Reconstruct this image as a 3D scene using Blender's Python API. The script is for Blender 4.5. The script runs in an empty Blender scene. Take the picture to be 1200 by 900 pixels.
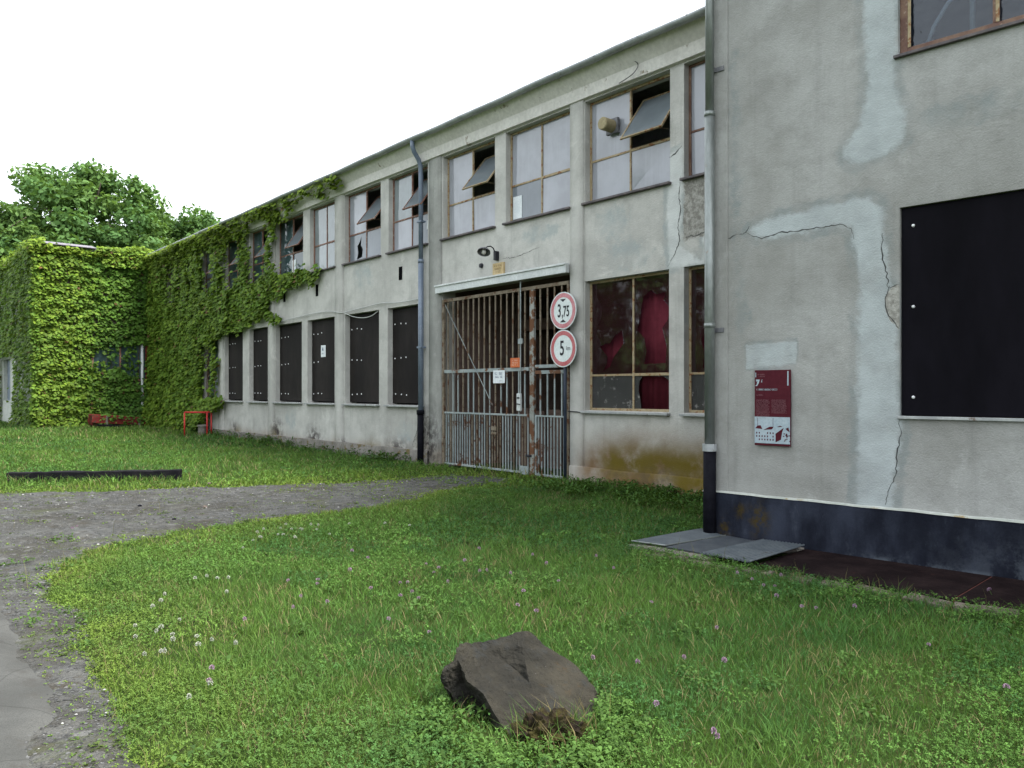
import bpy, bmesh, math, random
import numpy as np
from mathutils import Vector, Matrix, geometry
SC = bpy.context.scene
COL = SC.collection
rng = np.random.default_rng(7)
random.seed(7)
R = math.radians
# metric outlines, measured on the ground (x, y), on the long wall (x, z), on the right wall (along, z)
WHITE_FL= [(-8.35, 3.4), (-8.26, 3.43), (-8.11, 3.46), (-8.7, 3.93), (-8.3, 3.84), (-8.35, 3.94), (-8.37, 4.08), (-8.18, 4.06), (-7.86, 4.06), (-7.96, 3.64), (-7.85, 3.09), (-5.69, 1.76), (-6.75, 2.35), (-6.63, 2.4), (-6.55, 2.41), (-6.08, 2.28), (-6.76, 2.25), (-5.66, 1.5), (-5.39, 1.44), (-5.38, 1.5), (-5.4, 1.61), (-5.35, 1.62), (-5.12, 1.56), (-5.03, 1.54), (-5.28, 1.75), (-4.96, 1.66), (-4.95, 1.81), (-4.83, 1.86), (-4.93, 1.33), (-4.84, 1.44), (-4.17, 1.46), (-4.05, 1.31), (-6.22, 1.89), (-6.31, 1.78), (-5.98, 1.73), (-8.06, 4.96), (-7.85, 5.12), (-8.47, 4.65), (-8.25, 3.75), (-8.0, 3.73), (-8.11, 3.9), (-8.46, 3.57), (-8.54, 3.8), (-8.11, 3.32), (-8.23, 3.61), (-8.39, 4.23)]
PINK_FL= [(-6.15, 3.01), (-6.84, 3.73), (-6.57, 3.76), (-6.08, 3.33), (-5.56, 3.2), (-6.0, 2.93), (-6.22, 2.88), (-5.58, 2.61), (-5.29, 2.75), (-5.34, 2.49), (-5.58, 3.47), (-5.52, 3.54), (-5.14, 3.28), (-5.09, 3.34), (-4.76, 2.89), (-5.83, 4.0), (-6.03, 4.07), (-5.7, 3.96), (-5.03, 3.29), (-5.51, 4.96), (-5.11, 5.33), (-4.66, 5.11), (-5.18, 4.77), (-6.23, 4.82), (-5.38, 4.2), (-5.3, 4.25), (-4.68, 4.08), (-5.08, 4.24), (-4.12, 3.71), (-4.24, 2.91), (-3.16, 3.29), (-3.02, 3.48), (-2.82, 3.75), (-2.68, 3.78), (-2.55, 3.06), (-3.63, 5.95), (-3.55, 5.75), (-3.6, 5.73), (-3.68, 5.72), (-3.92, 5.79), (-3.26, 5.29), (-2.99, 5.37), (-3.06, 5.29), (-2.73, 5.52), (-3.11, 4.4), (-2.08, 5.08), (-2.34, 6.94), (-1.53, 4.67), (-2.13, 3.01), (-2.21, 2.94), (-4.4, 1.51), (-4.52, 1.56), (-10.21, 1.98), (-10.25, 2.11), (-5.21, 2.05), (-5.2, 3.67), (-5.86, 4.38), (-4.48, 3.78), (-4.78, 4.59), (-3.83, 4.55)]
GRAVEL= [(-16.56, 0.37), (-14.97, 1.93), (-14.15, 3.23), (-13.78, 4.18), (-13.25, 5.3), (-12.9, 6.5), (-12.7, 7.9), (-12.4, 9.0), (-11.9, 9.4), (-11.3, 9.3), (-10.7, 8.0), (-10.1, 6.4), (-10.0, 5.2), (-9.86, 4.39), (-9.42, 3.34), (-9.42, 2.68), (-9.25, 2.11), (-8.73, 1.73), (-8.17, 1.44), (-7.18, 1.33), (-6.21, 1.23), (-5.29, 1.12), (-4.69, 1.01), (-4.06, 0.96), (-3.63, 0.96), (-3.06, 0.84), (-2.21, 0.59), (-3.3, -0.71), (-6.54, -0.79)]
ASPH= [(-11.1, -0.76), (-9.28, 0.78), (-7.85, 0.95), (-6.91, 0.89), (-6.26, 0.87), (-5.64, 0.82), (-5.17, 0.84), (-4.87, 0.8), (-4.72, 0.72), (-4.52, 0.72), (-4.37, 0.63), (-4.17, 0.57), (-3.77, 0.57), (-2.99, 0.17), (-5.3, -0.9)]
BP1= [(1.59, 5.963), (1.892, 5.844), (1.908, 4.787), (1.869, 4.596), (1.984, 4.283), (1.969, 4.005), (1.83, 3.914), (1.549, 3.873), (1.424, 3.958), (1.441, 4.081), (1.574, 4.219), (1.655, 4.613), (1.631, 5.035)]
BP2= [(0.383, 3.369), (0.513, 3.443), (0.848, 3.482), (1.032, 3.488), (1.424, 3.51), (1.59, 3.532), (1.711, 3.478), (1.791, 3.35), (1.775, 3.148), (1.814, 2.939), (1.83, 2.692), (1.869, 2.567), (1.908, 2.281), (1.923, 1.392), (1.954, 1.312), (1.908, 0.987), (1.846, 0.455), (1.533, 0.461), (1.557, 0.965), (1.557, 2.134), (1.574, 2.717), (1.541, 2.972), (1.491, 3.246), (1.382, 3.313), (1.077, 3.289), (0.802, 3.275), (0.562, 3.271)]
BP3= [(0.353, 2.16), (0.922, 2.171), (0.922, 1.906), (0.363, 1.891)]
BP4= [(0.168, 5.394), (0.271, 5.363), (0.292, 2.842), (0.413, 2.369), (0.271, 2.191), (0.168, 3.136)]
CR1= [(0.23, 3.363), (0.353, 3.364), (0.403, 3.44)]
CR2= [(0.353, 3.364), (0.513, 3.287), (0.611, 3.283), (0.735, 3.311), (0.986, 3.302), (1.296, 3.309), (1.407, 3.301), (1.483, 3.248), (1.516, 3.142)]
CR3= [(1.791, 3.17), (1.767, 2.977), (1.799, 2.892), (1.838, 2.651), (1.846, 2.626), (1.923, 2.651)]
CR4= [(1.846, 2.65), (1.806, 2.532), (1.814, 2.449), (1.846, 2.366), (1.908, 2.289), (1.931, 2.239)]
CR5= [(1.931, 1.376), (1.954, 1.272), (1.931, 1.166), (1.915, 0.947), (1.892, 0.824), (1.83, 0.656), (1.814, 0.557)]
BCHIP= [(1.846, 2.634), (1.938, 2.65), (1.938, 2.214), (1.83, 2.367), (1.806, 2.515)]
IVYA= [(-38.83, 7.9), (-31.15, 7.56), (-28.4, 7.54), (-24.23, 7.49), (-22.03, 7.4), (-20.01, 7.18), (-18.11, 7.09), (-18.56, 6.92), (-20.01, 6.83), (-21.46, 6.82), (-22.33, 6.6), (-22.69, 6.07), (-22.81, 5.29), (-21.46, 5.23), (-20.8, 5.25), (-20.32, 4.95), (-19.81, 4.94), (-20.22, 4.66), (-21.18, 4.59), (-22.33, 4.55), (-23.0, 4.56), (-23.12, 3.98), (-22.27, 3.72), (-22.57, 3.61), (-23.44, 3.79), (-24.23, 3.77), (-25.27, 3.64), (-27.0, 3.68), (-27.48, 3.36), (-27.64, 2.77), (-27.24, 2.62), (-27.56, 2.18), (-27.4, 1.53), (-26.68, 1.3), (-27.0, 0.87), (-27.97, 0.69), (-28.14, 0.3), (-30.19, 0.1), (-38.83, -0.25)]
IVH= [[(-24.5, 6.95), (-23.06, 6.87), (-23.06, 5.16), (-24.5, 5.16)], [(-26.53, 6.41), (-25.34, 6.36), (-25.34, 5.31), (-26.53, 5.26)], [(-22.51, 6.73), (-20.85, 6.65), (-20.85, 5.06), (-22.51, 5.05)], [(-28.83, 3.27), (-27.64, 3.31), (-27.64, 1.41), (-28.83, 1.41)], [(-28.31, 6.41), (-27.48, 6.42), (-27.48, 5.27), (-28.31, 5.27)]]
WINGH= [[(7.6, 3.36), (8.93, 3.55), (9.83, 3.72), (9.86, 2.08), (9.0, 2.28), (8.67, 2.63), (8.04, 2.55), (7.57, 2.67)], [(7.42, 1.31), (7.66, 1.24), (7.6, 0.9), (7.35, 1.07)]]
ROCKPTS=[(-0.4271, 0.1174, 0.2322, 520, -786), (-0.3722, 0.1974, 0.2833, 534, -768), (-0.3477, 0.2974, 0.3087, 541, -755), (-0.2961, 0.3474, 0.3065, 553, -752), (-0.2285, 0.3774, 0.3062, 568, -750), (-0.0813, 0.4374, 0.3293, 600, -741), (-0.0063, 0.4574, 0.3373, 616, -738), (0.0412, 0.4774, 0.303, 626, -744), (0.105, 0.4274, 0.2486, 640, -759), (0.2409, 0.3774, 0.1773, 670, -778), (0.3161, 0.2974, 0.0965, 688, -802), (0.3816, 0.1974, 0.032, 705, -825), (0.3803, 0.1474, -0.0048, 706, -838), (0.2585, 0.0474, -0.0149, 680, -850), (0.1482, -0.0226, 0.0062, 655, -852), (0.0091, -0.0826, 0.007, 622, -858), (-0.0813, -0.1326, -0.0039, 600, -866), (-0.1726, -0.0426, -0.0268, 578, -862), (-0.2705, 0.0974, -0.0188, 556, -846), (-0.3519, 0.1574, 0.0609, 538, -822), (-0.4218, 0.1574, 0.1439, 522, -803), (-0.3539, 0.1874, 0.2691, 538, -772), (-0.3001, 0.0874, 0.1913, 549, -798), (-0.2249, 0.0274, 0.1541, 566, -812), (-0.1427, -0.0926, 0.0523, 585, -848), (-0.2042, 0.3324, 0.2657, 573, -762), (-0.1174, 0.2974, 0.2139, 592, -776), (-0.05, 0.2474, 0.173, 607, -789), (-0.0071, 0.1574, 0.1613, 617, -799), (-0.1361, 0.3474, 0.2836, 588, -757), (-0.0403, 0.3324, 0.2884, 609, -757), (-0.0231, 0.2574, 0.2231, 613, -777), (0.0723, 0.2974, 0.2139, 634, -776), (0.2081, 0.2374, 0.1275, 665, -800), (0.0908, 0.0974, 0.1145, 640, -815), (-0.1241, 0.0774, 0.135, 590, -812), (-0.3237, 0.1974, 0.1423, 545, -800), (-0.2738, 0.1674, 0.057, 556, -822), (-0.2011, 0.0774, -0.0062, 572, -845), (-0.135, 0.2624, 0.2124, 588, -779), (-0.068, 0.2124, 0.1766, 603, -791)]
NSIL=21
ROCKEDGES=[(1, 21), (21, 22), (22, 23), (23, 24), (24, 16), (21, 36), (25, 26), (26, 27), (27, 28), (25, 39), (39, 40), (40, 28), (6, 30), (30, 31), (31, 28), (25, 29), (29, 30)]
# ---------------------------------------------------------------- helpers
def tag(o, label=None, cat=None, group=None, kind=None):
    if label: o['label'] = label
    if cat: o['category'] = cat
    if group: o['group'] = group
    if kind: o['kind'] = kind
    return o

def thing(name, loc, label, cat, group=None, rz=0.0):
    o = bpy.data.objects.new(name, None)
    o.empty_display_size = 0.2
    COL.objects.link(o)
    o.location = loc
    o.rotation_euler = (0, 0, rz)
    o['_org'] = list(loc)
    return tag(o, label, cat, group)

class MB:
    """collects polygons and links them as one mesh object"""
    def __init__(self): self.v = []; self.f = []
    def poly(self, pts):
        b = len(self.v); self.v += [tuple(p) for p in pts]; self.f.append(tuple(range(b, b + len(pts))))
    def box(self, x0, x1, y0, y1, z0, z1, M=None):
        b = len(self.v)
        pts = [(x, y, z) for x in (x0, x1) for y in (y0, y1) for z in (z0, z1)]
        if M is not None: pts = [tuple(M @ Vector(p)) for p in pts]
        self.v += pts
        for q in ((0,1,3,2),(4,6,7,5),(0,4,5,1),(2,3,7,6),(0,2,6,4),(1,5,7,3)):
            self.f.append(tuple(b + i for i in q))
        return self
    def tube(self, pts, r, n=10, cap=True):
        pts = [Vector(p) for p in pts]
        rs = r if isinstance(r, (list, tuple)) else [r] * len(pts)
        b = len(self.v); up = None
        for i, p in enumerate(pts):
            t = (pts[min(i + 1, len(pts) - 1)] - pts[max(i - 1, 0)]).normalized()
            if up is None:
                up = t.orthogonal().normalized()
            else:
                up = (up - t * up.dot(t)).normalized()
            s = t.cross(up)
            for k in range(n):
                a = 2 * math.pi * k / n
                self.v.append(tuple(p + (up * math.cos(a) + s * math.sin(a)) * rs[i]))
        for i in range(len(pts) - 1):
            for k in range(n):
                k2 = (k + 1) % n
                self.f.append((b + i*n + k, b + i*n + k2, b + (i+1)*n + k2, b + (i+1)*n + k))
        if cap:
            self.f.append(tuple(b + k for k in range(n - 1, -1, -1)))
            e = b + (len(pts) - 1) * n
            self.f.append(tuple(e + k for k in range(n)))
        return self
    def lathe(self, prof, n=24, M=None):
        b = len(self.v)
        for (r, z) in prof:
            for k in range(n):
                a = 2 * math.pi * k / n
                p = Vector((r * math.cos(a), r * math.sin(a), z))
                if M is not None: p = M @ p
                self.v.append(tuple(p))
        for i in range(len(prof) - 1):
            for k in range(n):
                k2 = (k + 1) % n
                self.f.append((b + i*n + k, b + i*n + k2, b + (i+1)*n + k2, b + (i+1)*n + k))
        return self
    def prism(self, outer, y0, y1, holes=()):
        """polygon in XZ with holes, thick along Y"""
        loops = [[Vector((p[0], p[1], 0)) for p in l] for l in [outer] + list(holes)]
        flat = [p for l in loops for p in l]
        tris = geometry.tessellate_polygon(loops)
        b = len(self.v); n = len(flat)
        self.v += [(p.x, y0, p.y) for p in flat] + [(p.x, y1, p.y) for p in flat]
        for t in tris:
            self.f.append(tuple(b + i for i in t)); self.f.append(tuple(b + n + i for i in reversed(t)))
        k = 0
        for l in loops:
            m = len(l)
            for i in range(m):
                j = (i + 1) % m
                self.f.append((b + k + i, b + k + j, b + n + k + j, b + n + k + i))
            k += m
        return self
    def build(self, name, mat, parent=None, smooth=False, bevel=0.0, fix=True, org=None):
        o0 = Vector(org) if org is not None else root_org(parent)
        me = bpy.data.meshes.new(name)
        me.from_pydata([tuple(Vector(p) - o0) for p in self.v], [], self.f)
        if fix:
            bm = bmesh.new(); bm.from_mesh(me)
            bmesh.ops.recalc_face_normals(bm, faces=bm.faces); bm.to_mesh(me); bm.free()
        if smooth:
            me.polygons.foreach_set('use_smooth', [True] * len(me.polygons))
        o = bpy.data.objects.new(name, me); COL.objects.link(o)
        if mat: me.materials.append(mat)
        if parent is not None: o.parent = parent
        elif org is not None: o.location = o0
        if bevel:
            md = o.modifiers.new('bevel', 'BEVEL'); md.width = bevel; md.segments = 2; md.limit_method = 'ANGLE'
        return o

def root_org(p):
    if p is None: return Vector((0, 0, 0))
    while p.parent is not None: p = p.parent
    if '_loc' in p: return Vector((0, 0, 0))     # things authored in their own frame
    return Vector(p['_org']) if '_org' in p else Vector(p.location)

def arr_mesh(name, V, faces, mat, parent=None, attrs=None, cols=None, smooth=False, org=(0, 0, 0)):
    """V (n,3); faces list of int arrays (m,k)"""
    V = np.asarray(V, dtype=np.float32) - np.asarray(org, dtype=np.float32)
    me = bpy.data.meshes.new(name)
    me.vertices.add(len(V)); me.vertices.foreach_set('co', V.ravel())
    loops = np.concatenate([f.ravel() for f in faces]).astype(np.int32)
    tot = np.concatenate([np.full(len(f), f.shape[1], dtype=np.int32) for f in faces])
    st = np.concatenate([[0], np.cumsum(tot)[:-1]]).astype(np.int32)
    me.loops.add(len(loops)); me.loops.foreach_set('vertex_index', loops)
    me.polygons.add(len(tot)); me.polygons.foreach_set('loop_start', st)
    try: me.polygons.foreach_set('loop_total', tot)
    except Exception: pass
    if smooth: me.polygons.foreach_set('use_smooth', np.ones(len(tot), dtype=bool))
    me.update(calc_edges=True); me.validate()
    for k, a in (attrs or {}).items():
        at = me.attributes.new(k, 'FLOAT', 'POINT'); at.data.foreach_set('value', np.asarray(a, dtype=np.float32))
    for k, a in (cols or {}).items():
        at = me.attributes.new(k, 'FLOAT_COLOR', 'POINT')
        c = np.ones((len(V), 4), dtype=np.float32); c[:, :3] = a
        at.data.foreach_set('color', c.ravel())
    me.materials.append(mat)
    o = bpy.data.objects.new(name, me); COL.objects.link(o)
    o.location = org if parent is None else (0, 0, 0)
    if parent is not None: o.parent = parent
    return o

def sdist(P, poly):
    """signed distance of points (n,2) to polygon, negative inside"""
    P = np.asarray(P, dtype=np.float64); poly = np.asarray(poly, dtype=np.float64)
    d = np.full(len(P), 1e9); ins = np.zeros(len(P), dtype=bool)
    n = len(poly)
    for i in range(n):
        a = poly[i]; b = poly[(i + 1) % n]; ab = b - a; ap = P - a
        t = np.clip((ap @ ab) / max(ab @ ab, 1e-12), 0, 1)
        q = ap - t[:, None] * ab
        d = np.minimum(d, np.hypot(q[:, 0], q[:, 1]))
        c = ((a[1] > P[:, 1]) != (b[1] > P[:, 1]))
        with np.errstate(divide='ignore', invalid='ignore'):
            xi = (b[0] - a[0]) * (P[:, 1] - a[1]) / (b[1] - a[1]) + a[0]
        ins ^= c & (P[:, 0] < xi)
    return np.where(ins, -d, d)

def ldist(P, line):
    P = np.asarray(P, dtype=np.float64); d = np.full(len(P), 1e9)
    for a, b in zip(line[:-1], line[1:]):
        a = np.array(a, float); b = np.array(b, float); ab = b - a; ap = P - a
        t = np.clip((ap @ ab) / max(ab @ ab, 1e-12), 0, 1); q = ap - t[:, None] * ab
        d = np.minimum(d, np.hypot(q[:, 0], q[:, 1]))
    return d

def sstep(a, b, x):
    t = np.clip((x - a) / (b - a), 0, 1); return t * t * (3 - 2 * t)

def _hash(ix, iy, seed):
    h = (ix.astype(np.int64) * 374761393 + iy.astype(np.int64) * 668265263 + seed * 1442695041) & 0xffffffff
    h = ((h ^ (h >> 13)) * 1274126177) & 0xffffffff
    return ((h ^ (h >> 16)) & 0xffff) / 65535.0

def vnoise(x, y, seed=0):
    x = np.asarray(x, float); y = np.asarray(y, float)
    ix = np.floor(x); iy = np.floor(y); fx = x - ix; fy = y - iy
    fx = fx * fx * (3 - 2 * fx); fy = fy * fy * (3 - 2 * fy)
    a = _hash(ix, iy, seed); b = _hash(ix + 1, iy, seed); c = _hash(ix, iy + 1, seed); d = _hash(ix + 1, iy + 1, seed)
    return (a * (1 - fx) + b * fx) * (1 - fy) + (c * (1 - fx) + d * fx) * fy

def fbm(x, y, seed=0, o=3):
    s = 0; a = .5; t = 0
    for i in range(o):
        s = s + a * vnoise(x * 2 ** i, y * 2 ** i, seed + i * 17); t += a; a *= .5
    return s / t

def gh(x, y):
    """ground height"""
    x = np.asarray(x, float); y = np.asarray(y, float)
    return .20 * sstep(-15, -34, x) * 1.0 + .03 * (fbm(x * .5, y * .5, 5) - .5) * sstep(3, 6, np.hypot(x, y))

# ---------------------------------------------------------------- materials
class NG:
    def __init__(self, name):
        self.m = bpy.data.materials.new(name); self.m.use_nodes = True
        self.nt = self.m.node_tree; self.nt.nodes.clear()
        self.out = self.nt.nodes.new('ShaderNodeOutputMaterial')
        self.tc = self.nt.nodes.new('ShaderNodeTexCoord')
        self.pos = self.tc.outputs['Object']
    def set(self, sock, v):
        if isinstance(v, bpy.types.NodeSocket): self.nt.links.new(v, sock)
        elif isinstance(v, (tuple, list)) and len(v) == 3 and sock.type == 'RGBA': sock.default_value = (*v, 1)
        else: sock.default_value = v
    def mapv(self, scale=(1, 1, 1)):
        n = self.nt.nodes.new('ShaderNodeMapping'); self.set(n.inputs['Vector'], self.pos)
        n.inputs['Scale'].default_value = scale; return n.outputs[0]
    def noise(self, scale, detail=4, rough=.55, vec=None, dist=0):
        n = self.nt.nodes.new('ShaderNodeTexNoise'); self.set(n.inputs['Vector'], vec or self.pos)
        n.inputs['Scale'].default_value = scale; n.inputs['Detail'].default_value = detail
        n.inputs['Roughness'].default_value = rough; n.inputs['Distortion'].default_value = dist
        return n.outputs[0]
    def voro(self, scale, feat='F1', out=0, vec=None):
        n = self.nt.nodes.new('ShaderNodeTexVoronoi'); n.feature = feat
        self.set(n.inputs['Vector'], vec or self.pos); n.inputs['Scale'].default_value = scale
        return n.outputs[out]
    def ramp(self, fac, a, b, ca=0.0, cb=1.0):
        n = self.nt.nodes.new('ShaderNodeMapRange'); n.interpolation_type = 'SMOOTHSTEP'
        self.set(n.inputs['Value'], fac); n.inputs['From Min'].default_value = a; n.inputs['From Max'].default_value = b
        n.inputs['To Min'].default_value = ca; n.inputs['To Max'].default_value = cb
        return n.outputs[0]
    def mix(self, fac, a, b, mode='MIX'):
        n = self.nt.nodes.new('ShaderNodeMix'); n.data_type = 'RGBA'; n.blend_type = mode
        self.set(n.inputs[0], fac); self.set(n.inputs[6], a); self.set(n.inputs[7], b)
        return n.outputs[2]
    def math(self, op, a, b=0.0):
        n = self.nt.nodes.new('ShaderNodeMath'); n.operation = op
        self.set(n.inputs[0], a); self.set(n.inputs[1], b); return n.outputs[0]
    def attr(self, name, out='Fac'):
        n = self.nt.nodes.new('ShaderNodeAttribute'); n.attribute_name = name; return n.outputs[out]
    def sep(self):
        n = self.nt.nodes.new('ShaderNodeSeparateXYZ'); self.set(n.inputs[0], self.pos); return n.outputs
    def bump(self, h, strength=.3, dist=.02):
        n = self.nt.nodes.new('ShaderNodeBump'); self.set(n.inputs['Height'], h)
        n.inputs['Strength'].default_value = strength; n.inputs['Distance'].default_value = dist
        return n.outputs[0]
    def bsdf(self, color, rough=.8, metal=0.0, spec=.3, normal=None, **kw):
        n = self.nt.nodes.new('ShaderNodeBsdfPrincipled')
        self.set(n.inputs['Base Color'], color); self.set(n.inputs['Roughness'], rough)
        self.set(n.inputs['Metallic'], metal); self.set(n.inputs['Specular IOR Level'], spec)
        if normal is not None: self.set(n.inputs['Normal'], normal)
        for k, v in kw.items(): self.set(n.inputs[k], v)
        return n.outputs[0]
    def shader(self, s):
        self.nt.links.new(s, self.out.inputs['Surface']); return self.m
    def mixs(self, fac, a, b):
        n = self.nt.nodes.new('ShaderNodeMixShader'); self.set(n.inputs[0], fac)
        self.nt.links.new(a, n.inputs[1]); self.nt.links.new(b, n.inputs[2]); return n.outputs[0]

def mat_simple(name, c1, c2, scale=6, rough=.7, metal=0, spec=.3, bump=.15, bscale=40, rust=None, rust_at=.58, stretch=None):
    g = NG(name); v = g.mapv(stretch) if stretch else None
    col = g.mix(g.ramp(g.noise(scale, 5, .6, v), .35, .65), c1, c2)
    col = g.mix(g.ramp(g.noise(scale * 7, 3, .6, v), .3, .7, .0, .35), col, tuple(x * .6 for x in c1))
    if rust: col = g.mix(g.ramp(g.noise(scale * 1.7, 6, .7), rust_at, rust_at + .06), col, rust)
    nb = g.bump(g.noise(bscale, 4, .6, v), bump, .01)
    return g.shader(g.bsdf(col, rough, metal, spec, nb))

def mat_plaster(name, a, b, lightpatch, streak=.25):
    g = NG(name)
    col = g.mix(g.ramp(g.noise(.55, 5, .62), .36, .64), a, b)
    col = g.mix(g.ramp(g.noise(2.6, 6, .65), .42, .72, 0, .55), col, tuple(x * .80 for x in a))
    col = g.mix(g.ramp(g.noise(1.4, 5, .7, dist=.8), .56, .70, 0, .45), col, tuple(min(1, x * 1.22) for x in b))
    sv = g.mapv((4.5, 4.5, .22))
    col = g.mix(g.ramp(g.noise(1.6, 5, .6, sv), .52, .74, 0, streak), col, tuple(x * .55 for x in a))
    col = g.mix(g.ramp(g.noise(34, 3, .6), .35, .75, 0, .16), col, tuple(x * .62 for x in a))
    # repair plaster: edges broken up by noise
    e = g.math('ADD', g.attr('patch'), g.math('MULTIPLY', g.math('SUBTRACT', g.noise(9, 5, .65), .5), .55))
    halo = g.ramp(e, .18, .34)
    col = g.mix(g.math('MULTIPLY', halo, g.ramp(g.noise(2.3, 4, .6), .38, .62, .15, .75)), col, tuple(x * f for x, f in zip(a, (.80, .90, .96))))
    core = g.math('MULTIPLY', g.ramp(e, .40, .66), g.ramp(g.noise(1.7, 4, .6), .3, .6, .55, 1.0))
    pc = g.mix(g.ramp(g.noise(4, 5, .6), .35, .7), lightpatch, tuple(x * .86 for x in lightpatch))
    col = g.mix(core, col, pc)
    # bare rough render where the finish fell off
    br = g.math('ADD', g.attr('bare'), g.math('MULTIPLY', g.math('SUBTRACT', g.noise(12, 5, .7), .5), .6))
    bare = g.ramp(br, .46, .54)
    col = g.mix(bare, col, g.mix(g.ramp(g.noise(14, 5, .7), .38, .62), (.20, .19, .17), (.36, .35, .32)))
    # damp brown and algae at the foot of the wall
    dm = g.math('MULTIPLY', g.attr('damp'), g.ramp(g.noise(2.2, 5, .6), .22, .62, .45, 1))
    col = g.mix(dm, col, (.155, .098, .05))
    al = g.math('MULTIPLY', g.attr('algae'), g.ramp(g.noise(3.1, 5, .65), .27, .54))
    col = g.mix(al, col, (.115, .085, .012))
    dk = g.math('MULTIPLY', g.attr('soot_and_dark'), g.ramp(g.noise(5, 5, .7), .40, .58))
    col = g.mix(dk, col, (.05, .04, .04))
    h = g.math('ADD', g.noise(60, 4, .65), g.math('MULTIPLY', g.noise(7, 4, .6), 1.2))
    h = g.math('ADD', h, g.math('MULTIPLY', core, .5)); h = g.math('SUBTRACT', h, g.math('MULTIPLY', bare, 1.3))
    return g.shader(g.bsdf(col, .92, 0, .15, g.bump(h, .5, .014)))

def mat_leaf(name, rough=.5, trans=.35, spec=.1):
    g = NG(name)
    c = g.attr('Col', 'Color')
    p = g.bsdf(c, rough, 0, spec)
    t = g.nt.nodes.new('ShaderNodeBsdfTranslucent')
    g.set(t.inputs[0], g.mix(.5, c, (.12, .20, .01)))
    return g.shader(g.mixs(trans, p, t.outputs[0]))

def mat_glass(name, base, rough, film=1.0, spec=.5, bump=0, tint=None, spots=.0):
    """dusty / frosted pane: diffuse film (dirt, painted sky) with a glossy face; film<1 lets the room show"""
    g = NG(name)
    col = g.mix(g.ramp(g.noise(2.2, 5, .6), .35, .68), base, tuple(x * .8 for x in base))
    sv = g.mapv((7, 7, .35))
    col = g.mix(g.ramp(g.noise(2, 4, .6, sv), .5, .75, 0, .4), col, tuple(min(1, x * 1.18) for x in base))
    if spots: col = g.mix(g.ramp(g.noise(6, 6, .72), .56, .66, 0, spots), col, (.42, .40, .38))
    nb = g.bump(g.noise(13 if bump > .4 else 3, 2, .5), bump, .02) if bump else None
    p = g.bsdf(col, rough, 0, spec, nb)
    if film < 1:
        t = g.nt.nodes.new('ShaderNodeBsdfTransparent'); t.inputs[0].default_value = (.8, .85, .9, 1)
        gl = g.nt.nodes.new('ShaderNodeBsdfGlossy'); gl.inputs['Roughness'].default_value = rough
        if nb is not None: g.nt.links.new(nb, gl.inputs['Normal'])
        f = g.nt.nodes.new('ShaderNodeFresnel'); f.inputs[0].default_value = 1.5
        clear = g.mixs(f.outputs[0], t.outputs[0], gl.outputs[0])
        return g.shader(g.mixs(film, clear, p))
    tl = g.nt.nodes.new('ShaderNodeBsdfTranslucent'); g.set(tl.inputs[0], (.6, .62, .66))
    return g.shader(g.mixs(.22, p, tl.outputs[0]))

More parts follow.
